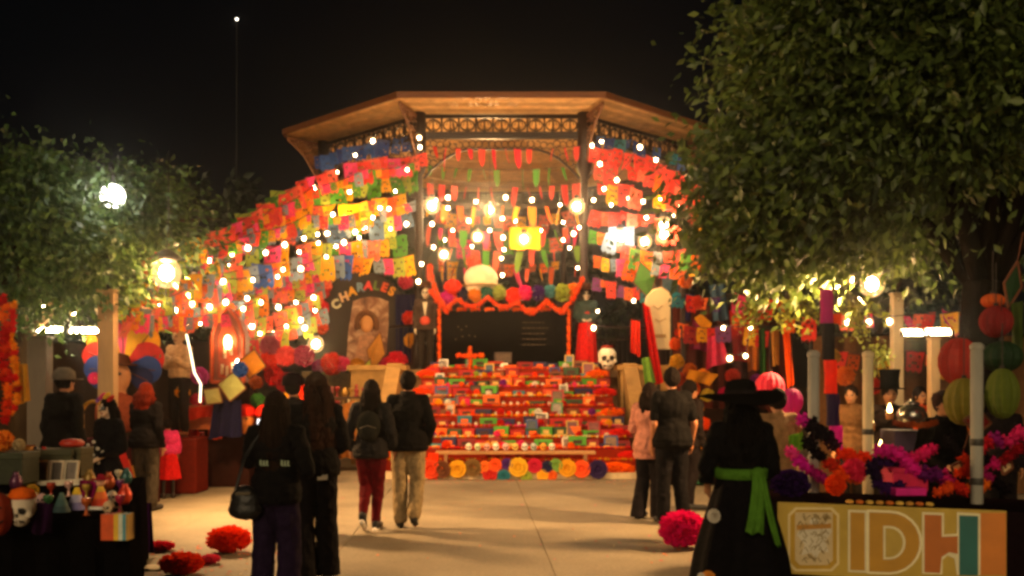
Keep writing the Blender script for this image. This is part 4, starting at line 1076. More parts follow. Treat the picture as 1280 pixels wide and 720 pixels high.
# ================================================================== FLAG GARLANDS AND LIGHTS OF THE BANDSTAND
RED_, RED = RED, '#ee4436'; C_, E_ = '#ff8a1a', LIM; SKY = '#3a62b0'
LF = [
 ('red paper flag garland from the front column down towards the leafy tree', [(532,190),(470,196),(430,203),(380,222),(330,255),(262,290)], 21,16, 15, [RED,SAL,RED,PNK], .40),
 ('garland of green and red paper flags below the topmost red one', [(520,212),(450,224),(400,236),(350,238),(300,268),(268,292)], 21,16.5, 14, [GRN,LIM,GRN,YEL], .38),
 ('garland of orange and yellow paper flags fanning from the column', [(516,236),(470,248),(425,254),(365,252),(300,282),(225,296)], 20.8,15.5, 15, [YEL,YEL,ORG,YEL,SAL], .42),
 ('garland of pink, grey blue and green paper flags fanning from the column', [(512,262),(460,274),(400,276),(340,278),(270,296),(190,300)], 20.6,15, 16, ['#5a7a9a',PNK,LIM,'#5a7a9a',SAL,GRN,GRY], .40),
 ('garland of green, orange and salmon paper flags above the arch board', [(505,292),(450,300),(390,302),(330,306),(260,318),(185,322)], 20.6,14.5, 17, [GRN,LIM,YEL,SAL,GRY,YEL,PNK], .38),
 ('garland of mixed orange and grey paper flags skirting the arch board', [(515,318),(470,322),(430,318),(380,316),(320,330),(240,342),(160,352)], 20.6,14, 18, [YEL,LIM,PNK,GRY,YEL,C_,SKY,GRY], .36),
 ('garland of pink and lime paper flags strung over the covered display stand', [(412,346),(350,356),(290,358),(220,362),(140,372)], 19.5,13.5, 15, [SAL,GRY,PNK,LIM,C_], .33),
 ('lattice garland of salmon and lime flags slanting to the red shrine', [(402,362),(360,384),(320,398),(290,408)], 19.0,16.5, 8, [SAL,LIM,SAL,GRY], .36),
 ('lattice garland of grey and red flags slanting above the mauve pompoms', [(404,384),(372,402),(340,414),(306,424)], 19.0,16.5, 7, [GRY,SAL,LIM,RED], .34),
 ('garland of orange and grey flags running to the tan post', [(330,366),(290,376),(240,384),(190,384),(146,378)], 17.5,13, 11, [C_,LIM,SAL,'#7a94a0',ORG], .30),
 ('short garland of salmon and blue flags by the tan post', [(262,352),(230,362),(196,372),(160,392)], 16,13, 8, [SAL,ORG,GRY,LIM], .30),
]
LF += [
 ('garland of blue cloth flags under the side fretwork beside the column', [(520,168),(475,174),(430,184),(396,196)], 21.3,22.6, 9, [SKY,'#2c4a9a',SKY], .34),
 ('thin strand of small mixed flags just below the topmost red garland', [(524,200),(455,212),(392,232),(338,262),(280,300)], 20.6,16.2, 22, [YEL,GRN,PNK,GRY,RED,ORG], .22),
 ('thin strand of small mixed flags across the orange and yellow garlands', [(518,250),(455,264),(385,268),(318,290),(236,312)], 20.3,15.2, 24, [GRY,PNK,YEL,GRN,RED], .22),
 ('thin strand of small mixed flags above the grey and red lattice', [(408,332),(352,342),(296,350),(236,352),(172,358)], 19.2,14, 20, [LIM,PNK,GRY,YEL,SAL], .22),
 ('thin strand of small mixed flags between tan post and shrine', [(300,386),(262,392),(214,394),(168,388)], 16.2,13.2, 14, [YEL,SAL,GRY,PNK], .2),
]
for lb, px, d0, d1, n_, cs, sz in LF:
    flag_garland(lb, px, d0, d1, int(n_*1.3)+3, cs, sz, 0.15)
CF = [
 ('row of red pointed pennants under the front fretwork arch', [(536,182),(632,186),(728,182)], 21.0, 13, [RED,'#f0203c'], .12, .9),
 ('row of green pointed pennants below the red ones in the front bay', [(530,206),(632,212),(728,206)], 21.5, 12, [GRN,'#5a8a2c'], .10, .9),
 ('row of scarlet pointed pennants in the middle of the front bay', [(530,228),(632,234),(728,228)], 21.9, 13, [RED,'#d81c1c'], .11, .9),
 ('row of amber pointed pennants hung across the front bay', [(530,254),(632,258),(728,254)], 21.2, 11, [YEL,'#f09a18',ORG], .12, .9),
 ('row of pink and salmon pennants hung deeper in the front bay', [(530,282),(632,290),(728,282)], 22.3, 14, [SAL,PNK,RED,GRN], .13, .8),
 ('row of green and coral pennants above the black panel', [(530,306),(632,314),(728,306)], 21.4, 14, [GRN,SAL,ORG,'#7aa040',RED], .13, .8),
 ('low row of gold and coral pennants just above the panel flowers', [(530,330),(632,336),(728,330)], 22.0, 13, [SAL,YEL,'#c85a2c',PNK], .11, .8),
]
for lb, px, d, n_, cs, sz, yw in CF:
    flag_garland(lb, px, d, d, n_, cs, sz*1.15, yw, 'pen', 2.3, 'pennant rows in the front bay', .02)
RF = [
 ('red paper flag garland from the other front column into the big tree', [(738,182),(775,186),(815,196),(850,216),(900,240)], 21,18, 10, [RED,RED,'#f04030'], .36),
 ('garland of red and salmon flags under the side eaves by the big tree', [(744,200),(780,206),(815,208),(842,226),(885,250)], 21,18, 9, [SAL,RED,ORG,RED], .34),
 ('garland of orange and red flags near the amber square bulb side', [(746,228),(785,230),(805,238),(850,244),(890,262)], 21,18, 8, [RED,YEL,RED,SAL], .34),
 ('garland of coral flags level with the grey blue lantern cloth', [(742,262),(780,264),(815,268),(862,286)], 21,19, 9, [RED,SAL,'#e0402c'], .30),
 ('garland of green, orange and grey flags beside the second front column', [(738,286),(765,292),(800,312),(850,312),(880,320)], 20.8,18.5, 10, [GRN,ORG,GRY,SAL,RED], .32),
 ('garland of orange and pink flags above the green paper kite', [(742,318),(780,324),(820,326),(872,336)], 20.6,18.5, 10, [ORG,YEL,GRY,PNK,ORG], .30),
 ('garland of purple and red flags by the red dressed skeleton lady', [(744,346),(768,352),(790,360),(806,352)], 20.4,19.5, 6, ['#7a3a7a',ORG,RED,TEAL], .28),
]
RF += [('garland of blue cloth flags under the side fretwork by the big tree', [(744,168),(790,174),(835,186),(860,198)], 21.3,22.4, 8, [SKY,'#2c4a9a',TEAL], .32)]
for lb, px, d0, d1, n_, cs, sz in RF:
    flag_garland(lb, px, d0, d1, n_+2, cs, sz, -.2)
for lb, px, d, n_, cs in (('back row of red and gold flags hung across the far side of the bandstand', [(545,262),(632,270),(715,262)], 28.6, 12, [RED,YEL,SAL]),('back row of green and coral flags on the far side of the bandstand', [(545,292),(632,300),(715,292)], 28.4, 12, [GRN,SAL,PNK]),('back row of amber flags low on the far side of the bandstand', [(545,322),(632,330),(715,322)], 28.2, 12, [ORG,YEL,'#c85a2c'])):
    flag_garland(lb, px, d, d, n_, cs, .42, 0, None, 1.1, 'flag rows at the back of the bandstand')
# lit cloth squares in the bay
drape([(637,284),(676,283),(675,312),(637,311)], 21.3, '#e8a010', 'amber cloth square with a bulb in front of it', 'lantern_cloth', 'cloth', 2, .02)
drape([(761,284),(793,283),(793,308),(762,308)], 20.6, '#8aa0b0', 'grey blue cloth square with a white bulb in front', 'lantern_cloth', 'cloth', 2, .02)
def globe_lamp(label, px, py, d, r, watts, c=WARM, s=60., name='globe_lamp', hang=.5):
    o = P(px, py, d); root = thing(name, label, 'lamp', o, group=None)
    link('bulb', bulb_mesh(r, s, c), root)
    mb = MB(); mb.lathe([(r*.5,r*1.1),(r*.55,r*1.5),(r*.3,r*1.8)], 10); mb.tube([(0,0,r*1.7),(0,0,hang)], .006, 4); mb.build('socket', M('#1a1512', .5), root)
    if watts:
        ld = bpy.data.lights.new('lamp_light', 'POINT'); ld.energy = watts; ld.color = c; ld.shadow_soft_size = r*1.2
        lo = bpy.data.objects.new('lamp_light', ld); col.objects.link(lo); lo.parent = root; lo.location = (0,-r*1.35,-r*.3)
    return root
globe_lamp('large warm globe bulb beside the front column and amber pennants', 540,257,18.6,.10,130)
globe_lamp('large warm globe bulb on the far front column below the green pennants', 721,258,18.6,.10,130)
globe_lamp('warm globe bulb hanging between the column and the amber cloth square', 597,296,18.9,.085,70)
globe_lamp('warm bulb in front of the amber cloth square', 655,299,21.15,.10,30, (1,.7,.3))
globe_lamp('white bulb in front of the grey blue cloth square', 775,296,20.4,.12,50, (1,.86,.66))
globe_lamp('warm globe bulb next to the grey blue cloth square', 806,302,18.6,.09,60)
globe_lamp('upper of two stacked warm bulbs by the big tree', 830,281,19.4,.105,40)
globe_lamp('lower of two stacked warm bulbs by the big tree', 830,293,19.4,.105,40)
globe_lamp('warm globe bulb above the cream paper lantern', 555,318,19.0,.08,50)
globe_lamp('warm globe bulb amid pink and grey flags', 430,277,19.6,.11,40)
globe_lamp('smaller warm globe bulb beside the pink flags', 455,283,20.0,.09,25)
globe_lamp('warm globe bulb at the dark edge of the arch board', 395,430,18.6,.10,40)
globe_lamp('warm globe bulb deep inside the bandstand under its ceiling', 612, 262, 24.6, .10, 520, hang=1.9)
ls = light_string
ls('bulb string climbing along the topmost red flags', [(525,184),(466,176),(444,194),(421,215),(393,235),(361,255),(331,274),(300,300),(287,332),(242,344)], 20.8,16)
ls('bulb string along the orange and yellow flags', [(524,172),(509,212),(494,239),(475,260),(437,240),(416,268),(397,293),(374,315),(354,337),(316,350),(279,352),(228,363)], 20.6,15.5)
ls('bulb string above the arch board', [(560,247),(486,261),(449,297),(430,303),(409,292),(408,321),(376,336),(347,346),(309,373),(283,390),(259,398),(233,405),(208,405)], 20.6,15)
ls('bulb string along the top of the red shrine', [(394,388),(376,400),(381,410),(358,408),(340,415),(325,417),(315,408),(291,396),(250,404),(192,405),(177,401),(160,400),(125,388),(92,391),(55,385)], 18.5,13)
ls('dense bulb string low over the covered display', [(392,372),(370,378),(348,384),(326,378),(304,386),(282,378),(262,384),(240,380),(220,388),(200,380),(182,390)], 18.6,13.8)
ls('bulb string threading the pink and grey blue flags', [(508,280),(488,286),(466,272),(444,290),(420,308),(398,304),(380,298),(356,306),(332,316),(310,310),(290,318),(262,326)], 20.2,15.6)
ls('bulb string across the middle of the front bay', [(540,280),(566,288),(586,276),(612,288),(644,276),(676,288),(704,278),(724,284)], 21.5,21.5)
ls('bulb string between the second front column and big tree', [(742,250),(764,256),(786,248),(808,272),(826,248),(850,258),(858,290)], 20.4,19)
ls('bulb string across the far side of the bandstand', [(556,300),(590,308),(630,312),(670,308),(704,300)], 28.0,28.0)
ls('bulb string across the front bay between the columns', [(545,250),(560,260),(595,252),(632,247),(665,250),(700,256)], 21.0,21.0)
ls('bulb string hanging down in the middle of the front bay', [(628,273),(629,297),(627,323),(628,344)], 21.0,21.0)
ls('bulb string hanging beside the amber cloth square', [(717,292),(712,310),(722,335)], 20.9,20.9)
ls('bulb string beside the orange swag garland', [(542,309),(523,352),(527,330)], 20.6,20.6)
ls('bulb string under the side eaves near the big tree', [(740,182),(752,177),(750,205),(771,225),(800,184),(820,200),(860,222),(883,240)], 20.8,18)
ls('bulb string along the coral flags by the big tree', [(755,236),(804,252),(822,262),(843,269),(868,262)], 20.5,18.5)
ls('bulb string low beside the skull shaped board', [(747,389),(742,410),(796,411),(792,376)], 20.0,19.0)
ls('bulb string over the scarlet cloth stall by the big tree', [(904,410),(938,410),(932,445),(912,448)], 16,14)
RED = RED_
# bare bulbs and floodlights on poles that light the plaza
def flood(label, px, py, d, r, watts, aim, c=WARM, s=220.):
    o = P(px, py, d); root = thing('plaza_lamp', label, 'lamp', (o.x, o.y, 0))
    link('bulb', bulb_mesh(r, s, c), root, (0,0,o.z))
    mb = MB(); mb.lathe([(.06,o.z+r*1.1),(.19,o.z+r*1.5),(.06,o.z+r*2.3),(.02,o.z+r*2.4)], 14); mb.build('shade', M('#2a2622', .5), root, smooth=True)
    mb = MB(); mb.tube([(0,0,o.z+r*2.2),(.02,.03,o.z+.7),(.0,.06,o.z+1.5)], .008, 6); mb.build('cord', iron('#2a2622'), root, smooth=True)
    ld = bpy.data.lights.new('lamp_light', 'SPOT'); ld.energy = watts; ld.color = c; ld.shadow_soft_size = r; ld.spot_size = R(150); ld.spot_blend = .6
    lo = bpy.data.objects.new('lamp_light', ld); col.objects.link(lo); lo.parent = root
    dv = Vector(aim).normalized(); lo.location = Vector((0,0,o.z)) + dv*r*1.6; lo.rotation_euler = dv.to_track_quat('-Z','Y').to_euler()
    return root
flood('bright warm lamp hanging from the leafy tree by the tan post', 208, 341, 12.2, .12, 1650, (1,.25,-.75))
flood('bright warm lamp hanging from the big tree among yellow leaves', 1090, 355, 10.7, .09, 1300, (-1,.2,-.75))
# frosted globe street lamp seen through the leafy tree
o = P(141, 245, 12.0); root = thing('street_lamp', 'white globe street lamp shining through the leafy tree', 'street lamp', (o.x, o.y, 0)); px_ = XA(136, 12.62) - o.x; py_ = 12.62 - o.y
mb = MB(); mb.ell((0,0,o.z), (.145,.145,.145), 16, 12); mb.build('globe', EM((1,.95,.82), 6), root, smooth=True)
mb = MB(); mb.tube([(px_,py_,0),(px_,py_,o.z-.1),(px_*.9,py_*.9,o.z+.25),(px_*.4,py_*.4,o.z+.42),(0,0,o.z+.3),(0,0,o.z+.18)], .03, 8); mb.build('pole', iron(), root, smooth=True)
ld = bpy.data.lights.new('lamp_light','POINT'); ld.energy = 22; ld.color = (1,.93,.78); ld.shadow_soft_size = .25
lo = bpy.data.objects.new('lamp_light', ld); col.objects.link(lo); lo.parent = root; lo.location = (.0,-.2,o.z)
# fluorescent battens
def batten(label, px0, px1, py, d, post_px=None, watts=0, c=(1,.78,.46)):
    a, b = P(px0,py,d), P(px1,py,d); L = (b-a).length; root = thing('tube_light', label, 'tube light', (a.x, a.y, a.z))
    mb = MB(); mb.tube([(0.03,0,0),(L-.03,0,0)], .02, 10); mb.build('tube', EM(c, 150), root, smooth=True)
    mb = MB(); mb.box((L/2,.06,.03), (L,.04,.05)); mb.build('batten', M('#d8d0c0', .5), root)
    for x in (.0, L):
        mb = MB(); mb.box((x,0,0), (.03,.05,.06)); mb.build('end_cap', M('#3a3430', .5), root)
    return root
batten('fluorescent tube light over the grey post', 45, 76, 413, 13.0)
batten('fluorescent tube light between the grey and the tan post', 86, 126, 414, 13.2)
batten('fluorescent tube light beside the tan stall post under big tree', 1128, 1155, 417, 11.3)
batten('fluorescent tube light over the narrow stall post under big tree', 1160, 1190, 416, 11.2)

# ================================================================== LEFT SIDE
post(50, 12.6, ZA(424,12.6), 24, '#6a5c4c', 'thick grey stall post beneath the fluorescent tube', dd=.2)
post(135, 12.4, ZA(366,12.4), 20, '#b08c60', 'tan wooden stall post with flag garlands tied to its top', dd=.16)
d = 17.6; mb = MB(); root = thing('backdrop_panel', 'dark brown backdrop cloth on a frame behind the paper fan', 'backdrop', (XA(150,d), d, 0))
mb = MB()
W = 330*d/F; vs = []
for j in range(9):
    for i in range(45): vs.append((-W/2+W*i/44, .05*math.sin(i*1.1+.3*j), j/8*2.35))
mb.add(vs, [(j*45+i, j*45+i+1, (j+1)*45+i+1, (j+1)*45+i) for j in range(8) for i in range(44)]); mb.build('curtain', cloth('#3a2a1e'), root, smooth=True)
mb = MB(); mb.tube([(-W/2-.05,0,2.36),(W/2+.05,0,2.36)], .025, 8); mb.build('rail', iron(), root)
for sx in (-1, 1):
    mb = MB(); mb.tube([(sx*W/2,.04,0),(sx*W/2,.04,2.36)], .03, 8); mb.build('upright', iron(), root)
# paper fan headdress with bust
d = 13.6; s_ = d/F; root = thing('paper_fan_bust', 'papier mache bust with a giant fan of yellow, red and blue paper petals', 'paper sculpture', P(152, 560, d))
zc = 100*s_
for k, (a, L, w_, c, yy) in enumerate(((90,62,22,'#f0507a',.06),(128,58,20,'#f0b414',.05),(52,58,22,'#f0b414',.05),(155,50,18,'#d82c1c',.03),(20,50,22,'#d82018',.03),(182,44,17,'#23408a',.01),(-4,46,18,'#2a4a9a',.01),(206,40,14,'#1c2a6a',-.01),(-26,40,14,'#1c2a6a',-.01))):
    mb = MB(); n_ = 14; vs = []
    outl = [(0,0)]
    for q in range(n_+1):
        g_ = -100 + 200*q/n_; outl.append((w_*math.sin(R(g_))*.98, L - w_*.8 + w_*math.cos(R(g_))))
    ca, sa = math.cos(R(a-90)), math.sin(R(a-90))
    mb.prism([((x*ca - z*sa)*s_, zc + (x*sa + z*ca)*s_) for x, z in outl], yy-.01, yy+.012)
    mb.build('petal', paper(c), root)
    mb = MB(); mb.tube([((0*ca - z*sa)*s_, yy-.016, zc + (z*ca)*s_) for z in (6, L*.5, L*.92)], .008, 4); mb.build('petal_rib', M('#5a2c14', .8), root)
g = MB(); g.ell((.02,-.18,zc-.12), (.17,.17,.22), 14, 10); cap_prim(g, (.02,-.17,zc-.3), (.02,-.16,zc-.44), .10, .12); cap_prim(g, (.02,-.34,zc-.1), (.02,-.37,zc-.17), .02, .03, 8)
me = remesh(g, .025, 3); me.materials.clear(); me.materials.append(M('#b07850', .7, .25, 8., .2)); link('bust', me, root)
g = MB(); g.ell((.02,-.15,zc-.62), (.32,.19,.27), 14, 10); cap_prim(g, (.02,-.16,zc-.46), (.02,-.16,zc-.40), .15, .12)
me = remesh(g, .025, 3, .02, 6.); me.materials.clear(); me.materials.append(cloth('#7a3a26')); link('shawl', me, root)
mb = MB(); mb.ell((-.06,-.335,zc-.08), (.035,.02,.025), 8, 6); mb.ell((.10,-.335,zc-.08), (.035,.02,.025), 8, 6); mb.box((.02,-.34,zc-.235), (.09,.02,.015)); mb.build('painted_features', M('#3a1a12', .7), root, smooth=True)
mb = MB(); mb.lathe([(.24,zc+.03),(.25,zc+.045),(.16,zc+.06),(.13,zc+.17),(.03,zc+.2)], 18, (.02,-.16,0)); mb.build('hat', cloth('#4a2a1c'), root, smooth=True)
mb = MB(); mb.box((0,-.05,-.36), (.9,.5,1.0)); mb.build('plinth', cloth('#3a1a1a'), root)
rosette(118, 473, 13.3, 8, '#f0206a', 'pink paper flower on the blue petal of the giant paper fan')
# mannequin with white tape
mp = P(224, 545, 15.0)
mq = person('dressed mannequin in a tan top and dark trousers on a covered plinth', mp, 1.6, 160, dict(lwr=(-.02,.16,1.22), rwr=(.02,.17,1.2), lel=(-.2,.06,1.12), rel=(.2,.06,1.12)), '#c09a70', 'long', .92, '#241a16', .0, None, ('bun','#a88a60',0), BRN, '#c8a47c', .018, name='mannequin', cat='mannequin')
mb = MB(); mb.box((0,0,-mp.z/2-.005), (.7,.6,mp.z-.01)); pl_ = mb.build('covered_plinth', cloth('#5a1c14'), None, mp); tag(pl_, 'dark red cloth covered plinth under the mannequin', 'plinth'); bev(pl_, .03)
pts = pixpath([(233,418),(238,440),(243,466),(251,480),(250,503)], 14.7, 14.7); o = pts[-1].copy()
mb = MB(); mb.tube([p-o for p in pts], .015, 8); tag(mb.build('neon_tube', EM((1,.86,.55), 2.5), None, o, True), 'bent white glowing tube beside the mannequin', 'neon tube')
# shrine
d = 15.8; s_ = d/F; root = thing('shrine', 'tall pointed red shrine with a lit orange niche', 'shrine', P(285, 478, d))
outl = [(-20,0),(20,0),(20,58),(13,78),(0,94),(-13,78),(-20,58)]
mb = MB(); mb.prism([(x*s_, z*s_) for x, z in outl], .0, .35); mb.build('case', M('#8a4630', .6, .25, 6.), root)
inn = [(-12,6),(12,6),(12,56),(7,70),(0,78),(-7,70),(-12,56)]
mb = MB(); mb.prism([(x*s_, z*s_) for x, z in inn], -.012, .0); mb.build('niche', M('#b8481c', .5, .4, 9.), root)
for i in range(7):
    a, b = outl[i], outl[(i+1)%7]; mb = MB(); mb.tube([(a[0]*s_,-.02,a[1]*s_),(b[0]*s_,-.02,b[1]*s_)], .03, 6); mb.build('edge_trim', M('#c8501c', .6), root)
for (x, z) in ((-6,10),(0,8),(6,12),(-3,30),(5,34)):
    mb = MB(); mb.lathe([(.025,0),(.025,.16)], 8, (x*s_,-.05,z*s_)); mb.build('candle', M('#f0d8b0', .5, .1, 10., 0, .3), root, smooth=True)
mb = MB(); mb.ell((2*s_,-.10,50*s_), (.06,.06,.11), 8, 8); mb.build('flame_lamp', EM((1,.62,.25), 26), root, smooth=True)
mb = MB(); mb.ell((13*s_,-.06,22*s_), (.03,.03,.09), 8, 8); mb.build('flame_lamp', EM((1,.8,.55), 30), root, smooth=True)
mb = MB(); mb.box((0,.175,-.8*P(285,478,d).z/1.6-.01), (.7,.5,P(285,478,d).z*.98)); mb.build('pedestal', cloth('#2a1612'), root)
diamond(315, 455, 15.3, 18, 19, '#e8a020', 'amber paper diamond beside the red shrine', 10)
diamond(290, 483, 15.0, 18, 19, '#c0c47a', 'pale green paper diamond below the red shrine', 8)
diamond(266, 495, 14.9, 14, 13, '#b8b06a', 'small khaki paper diamond beside the pale green one', 35)
for (px, py, r_, c, lb) in ((337,432,13,'#b05068','mauve pompom in the cluster beside the amber diamond'),(335,452,13,'#e03a24','red pompom in the cluster beside the amber diamond'),(357,445,14,'#f85a5a','coral pink pompom in the middle of the cluster'),(380,445,14,'#a83c60','plum pompom in the cluster towards the arch board'),
        (343,470,13,'#c01c1c','deep red pompom under the coral pink one'),(357,478,13,'#8a1420','maroon pompom at the bottom of the cluster'),(320,478,9,'#d8782c','rust orange pompom under the amber diamond'),
        (258,587,14,'#d81c1c','big red pompom on the ground before the covered tables'),(274,596,7,'#a01018','small dark red pompom next to the big red one on ground'),(300,597,10,'#f0481c','orange red pompom on the ground by the black shelf'),(262,572,6,'#e0a83c','small amber flower on the black shelf'),(295,575,6,'#e0b040','small yellow flower at the end of the black shelf')):
    pompom(px, py, 16.4 if py > 560 else 15.8, r_, c, lb, 120)
# stepped display under black cloth
d = 16.3; root = thing('display_stand', 'stepped display stand under dark cloth behind the red pompoms', 'display stand', (XA(300,d), d+.5, 0))
for k, (zt, yy, c) in enumerate(((.32,-.15,'#140e10'),(.75,.25,'#2a1016'),(1.15,.65,'#3a1418'))):
    mb = MB(); mb.box((0,yy+.2,zt/2), (2.5-.2*k,.6,zt)); bev(mb.build('tier', cloth(c), root), .03)
mb = MB(); mb.box((-.72,-.62,.02), (.78,.24,.04)); tag(mb.build('white_board', M('#d8ccb0', .7), None, (XA(300,d), d+.5, 0)), 'pale flat board lying on the ground before the covered stand', 'board')
for a in ((252,522,15.4,52,30,.4,'#c0642c','orange brown box with a red cloth top beside the mannequin',None),(263,562,16.0,24,26,.3,'#b01c1c','bright red box on the lowest covered tier',None),(243,556,16.0,18,30,.3,'#9a1818','dark red box beside the bright red one on the tier',None),
          (286,560,16.0,22,26,.3,'#8a8040','olive patterned box on the lowest covered tier','#c0b060'),(312,540,16.1,24,26,.3,'#8a1c2a','wine red box under the capped heads',None),(340,556,16.1,26,30,.3,'#6a2440','dark plum box on the covered tier',None),(372,520,16.2,30,30,.3,'#8a4420','brown box beside the dark cap',None)):
    box(*a[:8], band=a[8])
drape([(222,512),(276,505),(270,520),(228,526)], 15.2, '#c83018', 'red cloth thrown over the orange brown box', folds=3, amp=.03)
drape([(226,535),(248,535),(252,574),(222,574)], 15.6, '#e02c18', 'bright red cloth hanging from the covered stand', folds=3)
drape([(268,500),(302,500),(304,545),(262,548)], 15.1, '#1a1836', 'dark navy cloth hung over the covered stand', folds=3)
for (px, lb) in ((307,'papier mache head with red cap beside the navy cloth'),(332,'papier mache head with red cap beside the phone')):
    root = thing('paper_sculpture', lb, 'paper head', P(px, 537, 15.5)); s_ = 15.5/F
    g = MB(); g.ell((0,0,13*s_), (11*s_,11*s_,13*s_), 12, 8); cap_prim(g, (0,-10*s_,12*s_), (0,-12*s_,9*s_), 2*s_, 3*s_, 8); cap_prim(g, (0,0,0), (0,0,5*s_), 6*s_, 6*s_)
    me = remesh(g, .022, 2); me.materials.clear(); me.materials.append(M('#c87a34', .7)); link('head', me, root)
    mb = MB(); mb.lathe([(12.6*s_,17*s_),(13*s_,21*s_),(11*s_,27*s_),(6*s_,31*s_),(1*s_,32*s_)], 18); mb.build('cap', cloth('#d8281a'), root, smooth=True)
    mb = MB(); mb.ell((-4*s_,-10*s_,14*s_), (2*s_,1.5*s_,1.5*s_), 8, 6); mb.ell((4*s_,-10*s_,14*s_), (2*s_,1.5*s_,1.5*s_), 8, 6); mb.build('eye', M('#1a0e0a', .5), root)
HEAP = [(228,490,'#f0a01c','gold'),(246,500,'#e02a4a','rose'),(206,560,'#e8642c','apricot'),(230,590,'#f03a6a','fuchsia'),(318,560,'#e8b42c','sunflower'),(300,575,'#d8206a','cerise'),(330,585,'#f0541c','flame'),(352,520,'#e86a8a','blush'),(362,500,'#f0b01c','marigold yellow'),(384,490,'#e83a1c','poppy'),(392,508,'#7a2a8a','violet'),(378,540,'#f07a1c','mandarin'),(402,530,'#c81c3c','ruby'),(396,560,'#e8a83c','straw'),(404,582,'#e0402c','tomato'),(322,500,'#4a8a3a','moss green'),(270,540,'#e85a1c','rust'),(250,470,'#c84a9a','orchid'),(300,462,'#2c5ab0','cobalt')]
for (px, py, c, n_) in HEAP:
    dd = 15.0 if py < 500 else (15.6 if py < 560 else 16.1)
    pompom(px, py, dd, random.uniform(8,12), c, '%s tissue flower in the heap around the covered display stand' % n_, 100)
# red decorated column at the picture edge
garland('thick column of red and orange paper flowers hanging at the stall corner', [(4,370),(8,410),(6,450),(10,490),(6,530)], 9.5, 9.5, 8, ['#c81414','#e03a14',ORG], 0, 31, 'flower_column', 'flower garland')
garland('second strand of red and amber paper flowers at the stall corner', [(18,378),(14,420),(20,462),(22,500),(14,520)], 9.8, 9.8, 6, ['#d81c14','#f09018','#a01010'], 0, 32, 'flower_column', 'flower garland')
drape([(22,455),(34,455),(36,500),(24,505)], 10.2, '#c08a2c', 'ochre cloth strip behind the red flower strands', folds=1.5)

# ------------------------------------------------------------------ near table with black cloth
tb = thing('market_table', 'market table under a floor length black cloth covered with crafts', 'table', (-3.70, 7.6, 0), R(18))
mb = MB(); mb.box((0,0,.735), (1.54,2.9,.03)); mb.build('tabletop', wood('#5a4028'), tb)
for sx in (-.68,.68):
    for sy in (-1.35,1.35):
        mb = MB(); mb.box((sx,sy,.36), (.05,.05,.72)); mb.build('leg', iron(), tb)
mb = MB(); per = []
hx, hy = .80, 1.5
for (x0,y0,x1,y1) in ((-hx,-hy,hx,-hy),(hx,-hy,hx,hy),(hx,hy,-hx,hy),(-hx,hy,-hx,-hy)):
    for q in range(24): t = q/24; per.append((x0+(x1-x0)*t, y0+(y1-y0)*t))
n_ = len(per); vs = []
for j, z in enumerate((.757,.75,.6,.35,.01)):
    for q, (x, y) in enumerate(per):
        f = 1 + (.0 if j < 2 else (.02 + .025*math.sin(q*1.9))*j/4)
        vs.append((x*f, y*f, z))
fs = [(j*n_+q, (j+1)*n_+q, (j+1)*n_+(q+1)%n_, j*n_+(q+1)%n_) for j in range(4) for q in range(n_)] + [tuple(range(n_))]
mb.add(vs, fs); mb.build('tablecloth', cloth('#0d0b0c'), tb, smooth=False)
def T(px, py, dz=0.):     # the point of the table top seen at a pixel
    d = (CAMZ-.76-dz)*F/(py-HOR); return Vector((XA(px,d), d, .76+dz))
# white runner, photographs, skull, cones, fan, pouch
drape([(28,603),(108,598),(112,612),(30,614)], T(70,606).y, '#e0d4bc', 'crumpled white runner on the black table', 'table_runner', 'cloth', 4, .05)
for (px, c, lb) in ((70,'#d8c0a0','white framed photograph leaning on the white runner'),(88,'#c8b89c','grey framed photograph beside the first on the runner'),(52,'#b8a080','narrow framed photograph at the end of the white runner')):
    frame_card(px, 589, 8.75, 17, 27, c, '#5a4a3c', lb, 'framed_photograph', 'photograph', -14)
p = T(28, 640); root = thing('skull_mask', 'painted skull mask with orange cap hanging over the table edge', 'mask', P(28, 657, 6.08))
link('skull', skull_mesh('#d8c8b0'), root, scale=.19)
mb = MB(); mb.lathe([(.07,.165),(.08,.18),(.06,.22),(.01,.235)], 14); mb.build('cap', cloth('#e8641c'), root, smooth=True)
pompom(40, 614, 7.6, 9, '#d8b03c', 'mustard pompom above the skull mask', 90)
root = thing('paper_pumpkin', 'dull orange paper lantern with dark markings at the table corner', 'paper lantern', P(-2, 668, 6.0))
mb = MB(); n_ = 30; vs = []
for j in range(10):
    t = math.pi*(j+.3)/9.6
    for i in range(n_): w_ = 2*math.pi*i/n_; q = .085*math.sin(t)*(1+.06*math.cos(8*w_)); vs.append((q*math.cos(w_), q*math.sin(w_), .12 + .13*math.cos(t)))
mb.add(vs, [(j*n_+i,(j+1)*n_+i,(j+1)*n_+(i+1)%n_,j*n_+(i+1)%n_) for j in range(9) for i in range(n_)]); mb.build('shell', paper('#a83a18'), root, smooth=True)
mb = MB(); mb.tube([(.0,-.087,.10),(.03,-.082,.07),(.06,-.062,.09)], .006, 5); mb.tube([(.0,-.085,.16),(.03,-.08,.18),(.05,-.066,.165)], .006, 5); mb.build('painted_lines', M('#1a0c08', .8), root)
